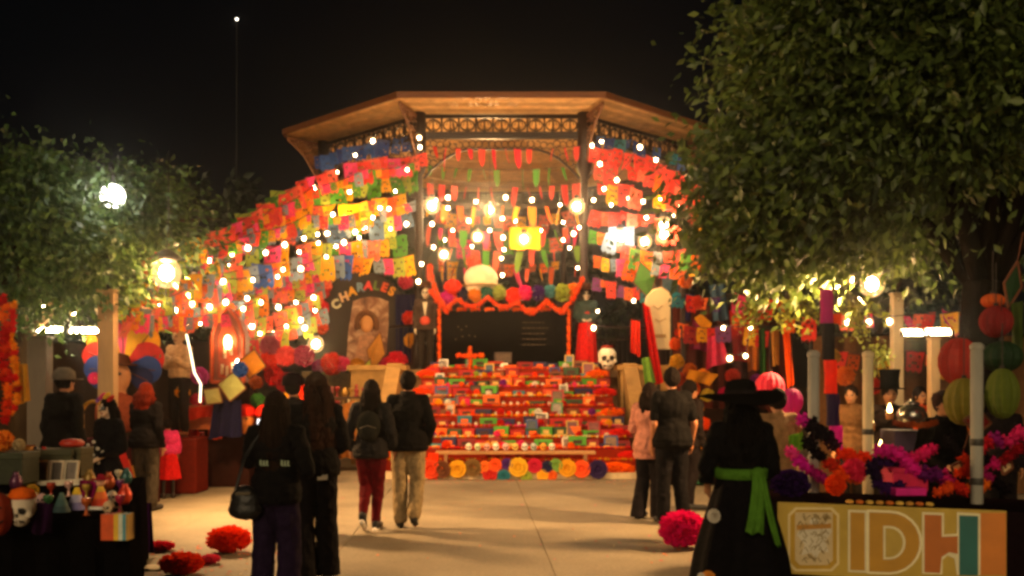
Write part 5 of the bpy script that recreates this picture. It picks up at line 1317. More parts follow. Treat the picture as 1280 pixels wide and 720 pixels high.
def cone(px, py, d, wpx, hpx, bands, label, top=None, flat=1.):
    s_ = d/F; root = thing('paper_cone', label, 'paper cone', P(px, py, d)); n_ = len(bands)
    for k, c in enumerate(bands):
        t0, t1 = k/n_, (k+1)/n_; mb = MB(); mb.lathe([(wpx/2*s_*(1-t0*.8), hpx*s_*t0+.002), (wpx/2*s_*(1-t1*.8), hpx*s_*t1)], 18); mb.build('band', M(c, .7, .15, 14.), root, smooth=False)
    if top:
        mb = MB(); mb.ell((0,0,hpx*s_*1.12), (wpx*.24*s_,)*3, 10, 8); mb.build('head', M(top, .6), root, smooth=True)
        mb = MB(); mb.lathe([(wpx*.5*s_,hpx*s_*1.26),(wpx*.5*s_,hpx*s_*1.29),(wpx*.22*s_,hpx*s_*1.32),(wpx*.15*s_,hpx*s_*1.5),(.003,hpx*s_*1.53)], 16); mb.build('hat', cloth('#8a2030'), root, smooth=True)
    return root
cone(126, 632, 7.07, 24, 26, ['#e84a1c','#f0742c','#e0b030'], 'small orange and yellow cone figure with a wine hat', '#d8a080')
cone(96, 637, 6.84, 24, 28, ['#8a80b8','#b8b0d0','#e0b820'], 'cone of lilac and yellow paper bands on the table')
cone(77, 640, 6.71, 22, 24, ['#2a4448','#3a5a58','#4a6a60'], 'dark teal paper cone beside the lilac banded one')
drape([(100,600),(122,602),(120,624),(98,622)], 7.5, '#8a1450', 'crumpled magenta cloth between the paper cones', folds=2, amp=.04)
drape([(38,626),(66,630),(62,668),(36,666)], 6.13, '#2c1030', 'dark plum cloth hanging over the table edge', folds=2, amp=.03)
d = 6.27; root = thing('striped_paper_bag', 'rainbow striped paper bag with orange side hanging at the table corner', 'bag', P(146, 676, d)); s_ = d/F
for k, (x0, x1, c) in enumerate(((-16,0,'#e0581c'),(0,6,'#e0b430'),(6,11,'#c8d0c0'),(11,15,'#4a8a9a'),(15,18,'#b08a3a'))):
    mb = MB(); mb.box(((x0+x1)/2*s_,0,18*s_), ((x1-x0)*s_,.10,32*s_)); mb.build('stripe', M(c, .7, .2), root)
mb = MB(); mb.tube([(-8*s_,0,34*s_),(-4*s_,0,42*s_),(4*s_,0,42*s_),(8*s_,0,34*s_)], .006, 5); mb.build('handle', M('#5a3a20', .8), root)
frame_card(118, 636, 6.85, 18, 8, '#efe6d8', '#f4ecdc', 'small white printed card lying on the table', 'card', 'card', -60)
drape([(172,632),(188,628),(192,690),(172,694)], 9.3, '#34124e', 'purple cloth hanging at the far corner of the black table', folds=2, amp=.05)
root = thing('feather_fan', 'orange red triangular paper stand behind the cone figures', 'paper stand', P(163, 616, 9.2)); s_ = 9.2/F
for k, (c, a) in enumerate((('#e8301c',0),('#e86a24',8),('#e0a038',16))):
    mb = MB(); mb.prism([((-14+k*4)*s_, (46-k*8)*s_), ((-6+k*4)*s_, (50-k*8)*s_), (9*s_, 0), (4*s_, 0)], k*.01, k*.01+.006); mb.build('blade', paper(c), root)
box(62, 580, 8.8, 46, 36, .3, '#3a3a1c', 'olive cloth covered box on the black table', rz=8)
box(90, 578, 8.9, 26, 36, .22, '#4a4424', 'khaki box with a red rim on the black table', rz=-6)
mb = MB(); mb.lathe([(.09,0),(.11,.03),(.08,.06),(.02,.07)], 16); tag(mb.build('red_dish', M('#b0301c', .5), None, P(90, 558, 9.0), True), 'red dish on top of the khaki box', 'dish')
root = thing('vase', 'tall amber glazed vase standing behind the white runner', 'vase', P(33, 603, 8.7)); mb = MB(); mb.lathe([(.06,0),(.09,.05),(.10,.14),(.06,.24),(.05,.29),(.07,.32)], 18); mb.build('body', M('#c88a3a', .3, .25, 8.), root, smooth=True)
mb = MB(); mb.lathe([(.07,.315),(.075,.325),(.05,.326)], 18); mb.build('rim', M('#8a4a1c', .4), root)
box(10, 586, 8.3, 36, 40, .3, '#2c3018', 'dark olive box at the near end of the black table')
pompom(4, 551, 8.5, 14, '#e88a2c', 'amber pompom on the dark olive box', 90); pompom(24, 556, 8.5, 8, '#c8b48a', 'beige pompom beside the amber one', 80)
for k, (px, lb) in enumerate(((44,'purple glazed bottle behind the photographs'),(55,'red glazed bottle behind the photographs'))):
    mb = MB(); mb.lathe([(.05,0),(.055,.16),(.03,.22),(.018,.27),(.02,.30)], 14); tag(mb.build('bottle', M(('#2a1a4a','#b02a20')[k], .3), None, P(px, 601, 8.85), True), lb, 'bottle')
# small wares crowding the table top
WARES = [(20,628,'skull','#e0d0b8','ivory'),(52,632,'skull','#c8a0a0','rosy'),(64,622,'cup','#b03a20','brick red'),(108,624,'cup','#c8a040','ochre'),(140,628,'skull','#e8dcc8','bone white'),(150,618,'cup','#7a2a6a','violet'),(136,612,'vase','#a84a1c','russet'),
 (158,606,'vase','#2a5a5a','dark teal'),(148,604,'cup','#d8c8a8','cream'),(112,608,'vase','#8a6a2a','bronze'),(60,640,'cup','#3a6a3a','green'),(108,644,'cup','#d86a2c','orange'),(136,642,'skull','#d8b890','sandy'),(150,640,'cup','#b82a4a','cherry'),(20,612,'vase','#5a2a4a','plum'),(86,620,'cup','#e0b0a0','pale pink'),(156,630,'vase','#c83a1c','vermilion'),(40,638,'cup','#d0c0a0','beige'),(120,614,'skull','#b8c0a0','sage'),(10,640,'cup','#e09030','amber')]
for (px, py, kd, c, n_) in WARES:
    p = T(px, py)
    if kd == 'skull': ob = link('craft_skull', skull_mesh(c), None, p, R(random.uniform(-25,25)), scale=.085); tag(ob, 'small %s craft skull standing on the black table' % n_, 'craft skull')
    elif kd == 'vase': ob = link('craft_vase', figurine_mesh(c, 1), None, p, 0, scale=.8); tag(ob, 'small %s craft vase standing on the black table' % n_, 'vase')
    else: ob = link('craft_cup', figurine_mesh(c, 2), None, p, 0, scale=.6); tag(ob, 'small %s goblet standing on the black table' % n_, 'goblet')
# arched gold chair back
root = thing('gold_chair', 'chair with a golden arched back behind the black dressed girl', 'chair', (XA(117,11.6), 11.6, 0)); s_ = 11.6/F; zt = ZA(500,11.6)
mb = MB(); mb.tube([(-.13,0,.45)] + [(-.13,0,1.15)] + [(.13*math.cos(R(a)), 0, 1.28+.14*math.sin(R(a))) for a in range(180,-1,-20)] + [(.13,0,1.15),(.13,0,.45)], .022, 8); mb.build('back_frame', M('#c8902c', .35, .2, 9., .1, 0, .6), root, smooth=True)
mb = MB(); mb.box((0,.0,.45), (.42,.42,.05)); mb.build('seat', cloth('#5a1418'), root)
for sx in (-.18,.18):
    for sy in (-.18,.18): mb = MB(); mb.tube([(sx,sy,0),(sx,sy,.43)], .02, 6); mb.build('leg', M('#c8902c', .35, .2, 9., .1, 0, .6), root)

# things on the ground
pompom(286, 691, 9.6, 29, '#f03c10', 'large orange red tissue pompom lying on the plaza near the black bag', 420, None, 'tissue_pompom', 'pompom', None, (1,.9,.6), 2)
bpy.context.view_layer.update()
def rest(o, zmin=.0):    # drop a pompom until it sits on the ground
    o.location.z = zmin + o.scale.z*.97
for o in list(col.objects):
    if o.name.startswith('tissue_pompom'): rest(o)
o = pompom(0,0,8.4, 30, '#f0480f', 'orange tissue pompom on the plaza beside white paper by table', 360, Vector((XA(232,8.6), 8.5, .12)), 'tissue_pompom', 'pompom', None, (1,.85,.5), 3); rest(o)
o = pompom(0,0,9.3, 20, '#d81c3c', 'flattened crimson tissue flower on the plaza by the purple cloth', 200, Vector((XA(196,9.6), 9.7, .1)), 'tissue_pompom', 'pompom', None, (1,.9,.35), 4); rest(o)
o = pompom(0,0,9.3, 14, '#e84a6a', 'pink tissue flower on the plaza behind the orange pompom', 160, Vector((XA(262,9.0), 9.0, .1)), 'tissue_pompom', 'pompom', None, (1,.9,.45), 4); rest(o)
o = pompom(0,0,11, 28, '#e01464', 'bright magenta tissue pompom on the plaza beside the wide black skirt', 420, Vector((XA(853,9.9), 9.9, .2)), 'tissue_pompom', 'pompom', None, (1,.9,.78), 5); rest(o)
mb = MB(); vs = []; nn = 12
for j in range(nn+1):
    for i in range(nn+1): vs.append((-.2+.4*i/nn, -.11+.22*j/nn, .012 + .03*abs(mnoise.noise(Vector((i*.6,j*.6,2))))*1.5))
mb.add(vs, [(j*13+i, j*13+i+1, (j+1)*13+i+1, (j+1)*13+i) for j in range(nn) for i in range(nn)])
tag(mb.build('crumpled_paper', M('#e8dcc4', .8, .08), None, (XA(186,8.75), 8.75, 0), True, R(10)), 'crumpled white paper lying on the plaza beside the black table', 'paper')

# ================================================================== RIGHT SIDE
# banner on the front of the second table
BL, BR = Vector((XA(972,7.15), 7.15, 0)), Vector((XA(1258,6.65), 6.65, 0))
u = (BR-BL).normalized(); ang = math.atan2(u.y, u.x); Lb = (BR-BL).length
bz0, bz1 = .27, .775
ban = thing('banner', 'yellow printed banner lettered IDH on the front of the second table', 'banner', (BL.x, BL.y, bz0), ang)
Hb = bz1-bz0
def bu(px):       # picture column -> metres along the banner
    k = (px-640.0)/F; t = (k*BL.y - BL.x)/((BR.x-BL.x) - k*(BR.y-BL.y)); return t*Lb
def bv(py, px):
    t = bu(px)/Lb; d = BL.y + (BR.y-BL.y)*t; return ZA(py, d) - bz0
mb = MB(); mb.box((Lb/2,.012,Hb/2), (Lb,.02,Hb)); mb.build('sheet', M('#b89a3c', .7, .18, 3., .25), ban)
def pr(name, poly, lay, c): mb = MB(); mb.prism([(bu(x), bv(y, x)) for x, y in poly], -.003*lay-.003, .0); return mb.build(name, M(c, .6, .12, 5., .0), ban)
def rr_(x0, y0, x1, y1, r): return [(x0+r,y0),(x1-r,y0),(x1,y0+r),(x1,y1-r),(x1-r,y1),(x0+r,y1),(x0,y1-r),(x0,y0+r)]
pr('orange_end_field', [(1225,641),(1257.5,641),(1257.5,719),(1225,719)], 1, '#d07a20')
pr('emblem_outline', rr_(985,634,1049,714,9), 1, '#d8c48c'); pr('emblem_field', rr_(988,637,1046,711,8), 2, '#b8901c')
pr('emblem_arms', [(994,640),(1041,640),(1041,700),(1034,706),(1000,706),(994,700)], 3, '#c2ac80')
mb = MB(); rr = random.Random(9)
for k in range(70):
    x = 996 + rr.uniform(0,38); y = 644 + rr.uniform(0,58); w_ = rr.uniform(3,8)
    p = [(bu(x+w_*t), -.0135, bv(y + 3*math.sin(t*4+k), x+w_*t)) for t in (0,.33,.66,1)]; mb.tube(p, .003, 4)
eo = mb.build('emblem_linework', M('#8a7444', .7), ban); eo['kind'] = 'stuff'
pr('emblem_eagle', [(1018,646),(1024,650),(1022,658),(1034,652),(1040,664),(1032,676),(1036,690),(1026,688),(1020,698),(1014,690),(1002,694),(1006,680),(996,668),(1004,656),(1014,660),(1012,650)], 3.6, '#d4c8ac')
pr('emblem_band', [(996,656),(1039,654),(1039,660),(996,662)], 4, '#b07a1c')
WO = '#e4d8ac'; OC = '#b8861a'
pr('letter_outline', [(1060,637),(1084,638),(1084,716),(1060,715)], 1, WO); pr('letter_i', [(1063,640),(1081,641),(1081,713),(1063,712)], 2, OC)
Dout = [(1083.5,637)] + [(1112 + 41*math.cos(R(a)), 678 - 40*math.sin(R(a))) for a in range(90,-91,-15)] + [(1083.5,717)]
Din = [(1086.5,640)] + [(1112 + 37.5*math.cos(R(a)), 678 - 37*math.sin(R(a))) for a in range(90,-91,-15)] + [(1086.5,714)]
pr('letter_outline', Dout, 1.4, WO); pr('letter_d', Din, 2.4, OC)
pr('letter_outline', [(1104,657)] + [(1112 + 20*math.cos(R(a)), 678 - 21*math.sin(R(a))) for a in range(90,-91,-18)] + [(1104,699)], 3.4, WO)
pr('letter_counter', [(1107,660)] + [(1112 + 16.5*math.cos(R(a)), 678 - 18*math.sin(R(a))) for a in range(90,-91,-18)] + [(1107,696)], 4.4, '#b89a3c')
pr('letter_outline', [(1152.5,640),(1180,641),(1180,668),(1196,667),(1196,640),(1225.5,642),(1225.5,719),(1196,719),(1193,698),(1184,694),(1178,700),(1178,718),(1152.5,717)], 1.2, WO)
pr('letter_h_left', [(1155.5,643),(1177,644),(1177,671),(1197,670),(1197,692),(1186,690),(1177,696),(1175,716),(1155.5,715)], 2.2, '#c06a18')
pr('letter_h_right', [(1199,644),(1222.5,645),(1222.5,719),(1199,719)], 2.2, '#1c6660')
# table behind the banner
nrm = Vector((-u.y, u.x, 0))
tc_ = BL.lerp(BR, .55) + nrm*.48
t2 = thing('market_table', 'market table with dark cloth behind the yellow banner', 'table', (tc_.x, tc_.y, 0), ang)
mb = MB(); mb.box((0,0,.745), (1.95,.8,.03)); mb.build('tabletop', wood('#4a3018'), t2)
mb = MB(); per = []
for (x0,y0,x1,y1) in ((-.99,-.42,.99,-.42),(.99,-.42,.99,.42),(.99,.42,-.99,.42),(-.99,.42,-.99,-.42)):
    for q in range(22): t = q/22; per.append((x0+(x1-x0)*t, y0+(y1-y0)*t))
n_ = len(per); vs = []
for j, z in enumerate((.764,.755,.6,.35,.01)):
    for q, (x, y) in enumerate(per):
        f = 1 + (.0 if j < 2 else (.012*math.sin(q*1.9))*j/4); vs.append((x*f, y*f, z))
mb.add(vs, [(j*n_+q, (j+1)*n_+q, (j+1)*n_+(q+1)%n_, j*n_+(q+1)%n_) for j in range(4) for q in range(n_)] + [tuple(range(n_))]); mb.build('tablecloth', cloth('#1a1012'), t2)
for sx in (-.9,.9):
    for sy in (-.35,.35): mb = MB(); mb.box((sx,sy,.365), (.04,.04,.73)); mb.build('leg', iron(), t2)
# posts
post(1017, 7.9, ZA(446,7.9), 14, '#9a948a', 'white plastic stall pole by the wide black skirt', 'stall_pole', 'pole', rnd=True)
post(1221, 7.15, ZA(437,7.15), 15, '#9a968a', 'white plastic stall pole rising behind the banner near its teal letter', 'stall_pole', 'pole', rnd=True)
post(1085, 8.7, ZA(446,8.7), 13, '#c8b48c', 'cream wooden pole behind the purple paper garland', 'stall_pole', 'pole', rnd=True)
post(1121, 12.5, ZA(370,12.5), 13, '#a08a68', 'tan stall post beside the fluorescent tubes under the big tree', dd=.13)
post(1167, 12.3, ZA(425,12.3), 12, '#b89468', 'narrow tan post below the fluorescent tubes', dd=.12)
# crepe streamer of colour blocks
def streamer(px, d, segs, label, wpx):
    root = thing('crepe_streamer', label, 'streamer', P(px, segs[0][0], d)); o = P(px, segs[0][0], d); s_ = d/F
    for k, (y0, y1, c, dx) in enumerate(segs):
        mb = MB(); vs = []; N_ = 5
        for j in range(N_+1):
            t = j/N_; z = -(y0 + (y1-y0)*t - segs[0][0])*s_
            for i in range(9): a = 2*math.pi*i/8; vs.append(((dx*s_) + wpx/2*s_*math.cos(a)*(1+.08*math.sin(5*t+i*2)), wpx/2*s_*math.sin(a)*.6, z))
        mb.add(vs, [(j*9+i, j*9+i+1, (j+1)*9+i+1, (j+1)*9+i) for j in range(N_) for i in range(8)]); mb.build('block', paper(c), root, smooth=True)
    return root
streamer(1033, 8.6, [(362,404,'#c81c8a',0),(404,450,'#140c14',2),(450,492,'#f0380f',5),(492,532,'#2c1048',8),(532,562,'#d0189a',12)], 'hanging crepe streamer in magenta, black, orange and purple blocks', 16)
drape([(1026,392),(1052,392),(1050,406),(1028,404)], 8.8, '#f0501c', 'small orange crepe piece beside the magenta streamer block', folds=1.5)
# paper chain over the table
def chain(label, px, d, rpx, cols, name='paper_chain', dj=0.):
    """tubular crepe garland with one colour per block"""
    pts = pixpath(px, d, d+dj); o = pts[0].copy(); root = thing(name, label, 'paper garland', o)
    path = sagpath([p-o for p in pts], 16, .06); r_ = rpx*d/F; nb = len(cols); per_ = max(1, (len(path)-1)//nb)
    for k, c in enumerate(cols):
        seg = path[k*per_: (k+1)*per_+1] if k < nb-1 else path[k*per_:]
        if len(seg) < 2: break
        link('block', garland_mesh(seg, r_*.95, [c], 'block', k+int(px[0][0]), .75), root)
    return root
chain('paper garland of orange, purple and magenta blocks across the second table', [(1050,566),(1075,572),(1092,576),(1118,578),(1140,572),(1168,560)], 7.5, 9, ['#f0340f','#f0340f','#2a0f45','#34124e','#d81c6a','#e0206a'])
chain('black and orange paper garland falling beside the white pole', [(1008,548),(1022,566),(1040,582),(1056,594),(1076,598)], 7.45, 9, ['#120a10','#120a10','#c82a14','#f04a14','#f05a1a'])
chain('black and magenta paper garland above the table corner', [(1000,520),(1014,532),(1030,540),(1048,560)], 7.7, 10, ['#d0189a','#140c14','#140c14','#2a0f20'])
chain('purple paper garland loop lying at the table middle', [(1090,580),(1098,604),(1110,612),(1128,608)], 7.35, 9, ['#1c0c2c','#34124e','#3a1450','#2c1048'])
chain('red and black paper garland tied round the white pole near the end', [(1185,548),(1205,572),(1222,586),(1240,600),(1262,612)], 7.3, 8, ['#140c10','#e03a14','#c8201a','#8a1450','#140c10'])
chain('orange and red paper garland sweeping from the pole', [(1195,592),(1215,584),(1232,574),(1250,580),(1278,556)], 7.5, 8, ['#f0440f','#d8281a','#140c14','#c81c6a','#8a101c'])
chain('magenta and plum paper garland looped over the table middle', [(1096,560),(1120,566),(1150,590),(1176,592),(1190,606)], 7.4, 10, ['#d81c8a','#d81c8a','#5a1458','#c81c6a'])
chain('crimson and violet paper garland hanging from the white pole', [(1224,560),(1240,548),(1256,552),(1278,540)], 7.25, 10, ['#c81c2c','#8a1c6a','#d8286a'])
chain('pink paper garland curling above the purple tissue mound', [(984,560),(996,572),(1012,584),(1030,600)], 7.6, 9, ['#e03a8a','#d0189a','#a0146a'])
chain('orange paper garland low behind the banner near its end', [(1170,616),(1190,608),(1210,612),(1236,606)], 7.2, 8, ['#e8501c','#c82a1c','#f0701c'])
box(1137, 600, 7.4, 46, 30, .22, '#c8144a', 'crimson patterned gift box on the second table', rz=5)
box(1138, 614, 7.25, 40, 12, .2, '#d8148a', 'magenta box front on the second table', rz=5, lid=False)
pompom(1044, 606, 7.25, 14, '#f0480f', 'orange tissue pumpkin pompom on the second table', 160)
pompom(1068, 588, 7.45, 16, '#f0305a', 'coral pink tissue pompom leaning on the purple garland', 160)
pompom(988, 604, 7.6, 26, '#2c104a', 'dark purple tissue mound beside the white pole', 200, sc=(1,.8,.7))
for k in range(9):
    px = 1062 + k*12.5; c = ['#e0a040','#d87020','#e8b850'][k % 3]
    mb = MB(); mb.ell((0,0,.014), (.03,.03,.016), 10, 6)
    d = 7.02 - .0018*(px-1062)*.9
    tag(mb.build('bread_roll', M(c, .7, .3, 30., .3), None, Vector((XA(px, d+.12), d+.12, .766)), True), 'small golden bread roll in the row behind the banner edge', 'bread roll', 'bread rolls behind the banner')
for (px, py, d, w_, h_, lb) in ((1197,586,7.6,20,18,'cream paper triangle caught in the red garland by the pole'),(1258,582,7.5,18,24,'cream paper triangle beside the red garland end')):
    diamond(px, py, d, w_*.5, h_*.5, '#e8d0a0', lb, 20)
box(1140, 548, 8.9, 44, 32, .35, '#3a2c48', 'purple cloth covered box carrying the silver pot', lid=False)
root = thing('silver_pot', 'round silver pot on the purple covered box', 'pot', P(1140, 531, 8.75)); s_ = 8.75/F
mb = MB(); mb.lathe([(8*s_,0),(17*s_,4*s_),(19*s_,12*s_),(15*s_,21*s_),(8*s_,25*s_)], 24); mb.build('bowl', M('#8a8680', .25, .1, 8., .05, 0, .9), root, smooth=True)
mb = MB(); mb.lathe([(9*s_,25*s_),(10*s_,27*s_),(4*s_,30*s_),(1*s_,32*s_)], 18); mb.build('lid', M('#8a8680', .25, .1, 8., .05, 0, .9), root, smooth=True)
chain('rust brown crepe roll along the front of the silver pot', [(1118,528),(1140,531),(1172,527)], 8.6, 4, ['#8a3a1c','#b0501c'])
for (px, py) in ((1112,514),(1089,528),(1101,560)):
    root = thing('candle', 'burning candle in a cup beside the silver pot', 'candle', P(px, py+10, 8.7), group='burning candles by the silver pot')
    mb = MB(); mb.lathe([(.03,0),(.035,.06)], 12); mb.build('cup', M('#b0703a', .4), root, smooth=True)
    mb = MB(); mb.lathe([(.008,.055),(.022,.075),(.016,.10),(.002,.14)], 10); mb.build('flame', EM((1,.62,.2), 22), root, smooth=True)
# paper lanterns and ornaments hung at the right edge
honey_ball(1199, 452, 8.2, 25, 30, '#c02a14', 'large red honeycomb paper ball beside the white pole')
honey_ball(1205, 502, 8.0, 24, 30, '#8a8020', 'olive yellow honeycomb paper ball below the red one')
honey_ball(1253, 492, 7.8, 20, 32, '#6a7a20', 'green honeycomb paper ball beside the olive one')
honey_ball(1252, 446, 8.0, 25, 20, '#123a14', 'dark green honeycomb paper ball under the red lantern')
honey_ball(1245, 402, 8.1, 20, 20, '#9a1414', 'dark red paper lantern over the dark green ball')
honey_ball(1241, 376, 8.2, 14, 9, '#e06a1c', 'small orange paper lantern on top of the dark red one')
diamond(1222, 527, 7.9, 20, 16, '#8a1010', 'dark red paper diamond under the olive paper ball', 5)
diamond(1266, 356, 8.3, 12, 30, '#1c4418', 'long dark green paper leaf hanging above the lanterns', 12)
drape([(1262,380),(1280,376),(1280,436),(1268,440)], 8.2, '#4a5a24', 'olive cloth strip hanging by the lanterns', folds=1.5)
drape([(1196,470),(1216,470),(1226,540),(1212,545)], 8.5, '#e0781c', 'orange cloth strip glowing behind the paper balls', folds=1.5) 
# hangings between the tree and the skeleton side
root = thing('timber_stand', 'dark timber frame carrying cloths beside the big tree', 'frame', (XA(900,17.2), 17.2, 0))
for sx in (-.62, 1.2): mb = MB(); mb.box((sx,.1,1.75), (.07,.07,3.5)); mb.build('upright', wood('#2a1a10'), root)
for z in (3.45, 2.6): mb = MB(); mb.box((.29,.1,z), (1.95,.06,.06)); mb.build('crossbar', wood('#2a1a10'), root)
diamond(806, 350, 19.4, 15, 24, '#4a8a30', 'large green paper kite above the skull shaped board', -14)
diamond(838, 352, 19.4, 13, 24, '#4a7888', 'blue grey paper kite behind the top of the skull board', -28)
drape([(845,366),(868,368),(864,402),(846,400)], 18.0, '#20205a', 'navy cloth square beside the skull shaped board', folds=1.5)
drape([(876,392),(890,404),(884,420),(868,398)], 17.0, '#e8a41c', 'tilted yellow card pinned to the dark timber frame', 'paper_card', 'card', 1, .01)
drape([(866,398),(882,412),(892,440),(862,436)], 17.1, '#8a1450', 'plum cloth hanging under the tilted yellow card', folds=2)
drape([(884,422),(902,418),(910,452),(882,462)], 16.6, '#f03c6a', 'pink cloth pennant hanging from the dark timber frame', folds=2)
drape([(886,356),(906,354),(912,400),(892,402)], 17.3, '#4a6a84', 'grey blue speckled cloth high on the dark timber frame', folds=2)
drape([(912,388),(946,384),(952,450),(918,452)], 16.8, '#b01c14', 'wide red cloth on the dark timber frame', folds=3)
drape([(920,392),(940,406),(936,424),(916,410)], 16.6, '#f0641c', 'orange cloth corner over the wide red cloth', folds=1.5)
drape([(934,430),(950,428),(950,462),(934,464)], 16.4, '#d8781c', 'amber cloth strip at the edge of the wide red cloth', folds=1.5)
drape([(978,410),(986,408),(992,480),(984,490)], 13.0, '#f0560f', 'long orange streamer hanging beside the white pole', 'streamer', 'streamer', 1, .03)
drape([(948,412),(956,410),(958,470),(950,472)], 14.0, '#2a5a24', 'dark green streamer hanging by the yellow lit leaves', 'streamer', 'streamer', 1, .03)
drape([(964,415),(974,412),(974,455),(966,458)], 13.6, '#c88a3c', 'ochre streamer between the green and the long orange one', 'streamer', 'streamer', 1, .03)
honey_ball(962, 484, 10.5, 18, 19, '#f0486a', 'pink honeycomb paper ball behind the wide hat')
honey_ball(989, 502, 9.8, 14, 17, '#b8188a', 'magenta honeycomb paper ball beside the pink one')
diamond(1012, 528, 9.2, 14, 12, '#d818a0', 'magenta paper diamond above the black garland', 15)
drape([(985,545),(1004,540),(1006,562),(986,568)], 9.0, '#6aa02c', 'lime green cloth beside the tan sweater', folds=1.5)
# curtain behind the stand, more flags
def curtain(px, d, wpx, ztop, c, label):
    root = thing('backdrop_panel', label, 'backdrop', (XA(px,d), d, 0)); W = wpx*d/F; mb = MB(); vs = []; n2 = 41
    for j in range(8):
        for i in range(n2): vs.append((-W/2+W*i/(n2-1), .06*math.sin(i*1.25+.3*j), .02 + j/7*ztop))
    mb.add(vs, [(j*n2+i, j*n2+i+1, (j+1)*n2+i+1, (j+1)*n2+i) for j in range(7) for i in range(n2-1)]); mb.build('curtain', cloth(c), root, smooth=True)
    mb = MB(); mb.tube([(-W/2-.05,0,ztop+.03),(W/2+.05,0,ztop+.03)], .02, 8); mb.build('rail', iron(), root)
    for sx in (-1,1): mb = MB(); mb.tube([(sx*W/2,.05,0),(sx*W/2,.05,ztop+.03)], .025, 8); mb.build('upright', iron(), root)
curtain(915, 18.0, 150, 3.0, '#4a1c14', 'dark red curtain behind the timber stand and cloths')
curtain(1165, 14.6, 300, 2.3, '#6a4a30', 'brown curtain behind the visitors and fluorescent tubes')
flag_garland('garland of mixed flags high across the timber stand', [(842,362),(880,372),(920,366),(960,374),(1000,370)], 17.4, 15.5, 10, [TEAL,RED,ORG,PUR,LIM,PNK], .28, 0)
flag_garland('garland of mixed flags low across the timber stand', [(848,402),(884,410),(925,402),(960,414)], 17.3, 15.8, 9, [ORG,DRED,YEL,RED,'#7a3a7a'], .28, 0)
flag_garland('garland of red and amber flags on the brown curtain', [(1040,436),(1090,444),(1140,438),(1200,446),(1270,436)], 14.2, 14.0, 12, [RED,ORG,PNK,YEL,SAL], .26, 0)
for (px, py, r_, c, lb) in ((1056,470,13,'#e87a2c','amber tissue ball on the brown curtain beside the cream pole'),(1090,482,12,'#d8382c','red tissue ball on the brown curtain by the top hat'),(1180,462,13,'#e0b03c','yellow tissue ball on the brown curtain under the tubes'),(1232,470,12,'#d84a8a','pink tissue ball on the brown curtain between paper balls'),(1040,446,11,'#c8a03c','mustard tissue ball at the end of the brown curtain')):
    pompom(px, py, 13.9, r_, c, lb, 110)
for (px, py, r_, c, lb) in ((916,470,10,'#e03a1c','scarlet tissue ball on the covered stand under the red cloth'),(930,486,9,'#f0901c','orange tissue ball on the covered stand under the red cloth'),(906,492,9,'#d81c6a','magenta tissue ball on the covered stand under the pink pennant'),(946,476,9,'#8a1c8a','violet tissue ball on the covered stand near amber strip'),(872,378,9,'#d83a1c','vermilion tissue ball high on the timber stand'),(858,352,9,'#e87a1c','amber tissue ball beside the blue grey kite')):
    pompom(px, py, 16.3, r_, c, lb, 110)
# crowded display below, at the foot of the frame
d = 16.0; root = thing('display_stand', 'covered display stand below the dark timber frame', 'display stand', (XA(895,d), d, 0))
for k, (zt, yy, c) in enumerate(((.6,0,'#1a1210'),(1.2,.45,'#2a1812'))):
    mb = MB(); mb.box((0,yy+.3,zt/2), (1.9,.62,zt)); bev(mb.build('tier', cloth(c), root), .03)
i_ = 0
for (px, py, r_, c, n_) in ((846,452,10,'#d8a02c','golden'),(862,462,9,'#c8641c','rust'),(878,470,10,'#f0901c','amber'),(850,474,9,'#a83c1c','brick'),(866,486,10,'#e86a1c','pumpkin'),(884,494,9,'#c8b03c','mustard'),(872,510,9,'#f0a81c','yellow'),(858,520,8,'#a81c1c','crimson'),(880,530,9,'#f0541c','flame'),(868,545,8,'#4a7a2c','leaf green'),(884,556,9,'#d8901c','honey'),(845,430,9,'#f0641c','tangerine'),(852,416,9,'#d83a1c','vermilion')):
    pompom(px, py, 15.9 if py > 440 else 18, r_, c, '%s paper flower ball on the stand beside the black shirted man' % n_, 80)
drape([(862,462),(898,468),(886,482),(858,474)], 15.6, '#c8801c', 'ochre cloth swag on the stand behind the wide hat', folds=1.5)
box(880, 590, 15.8, 18, 30, .3, '#1c5a3a', 'dark green box at the foot of the stand by the black skirt')

# ================================================================== PEOPLE
# woman in black with a phone
pA = person('woman in black top and dark purple trousers holding up a lit phone', on_ground(345,7.05), 1.56, -6,
    dict(lel=(-.25,.10,1.16), lwr=(-.17,.33,1.30), rel=(.24,.02,1.10), rwr=(.13,.24,1.12), lkn=(-.10,.02,.49), rkn=(.11,-.01,.49), lan=(-.12,-.03,.085), ran=(.12,-.05,.085)),
    '#0e0c0d', 'long', .86, '#1c1226', .035, None, ('long','#1e120b',.40), BLK, vox=.009)
mb = MB(); rr = random.Random(4)
for x0, nn_ in ((-.05,3),(.1,3)):
    for k in range(nn_): mb.box((x0+k*.022, -.168, 1.075 + (.0 if k else .004)), (.012,.004,.035)); mb.box((x0+k*.022+.006, -.168, 1.06), (.012,.004,.008))
bp_ = mb.build('back_print', M('#8a9a80', .8), pA); bp_['kind'] = 'stuff'
root = thing('phone', 'lit smartphone held up by the woman in black', 'phone', P(327, 535, 7.38), R(4))
mb = MB(); mb.box((0,0,0), (.074,.009,.15), rmat('X',-12)); bev(mb.build('case', M('#101014', .4), root), .004)
mb = MB(); mb.box((0,-.0062,-.001), (.066,.002,.138), rmat('X',-12)); mb.build('screen', EM((.95,.95,1), 1.6), root)
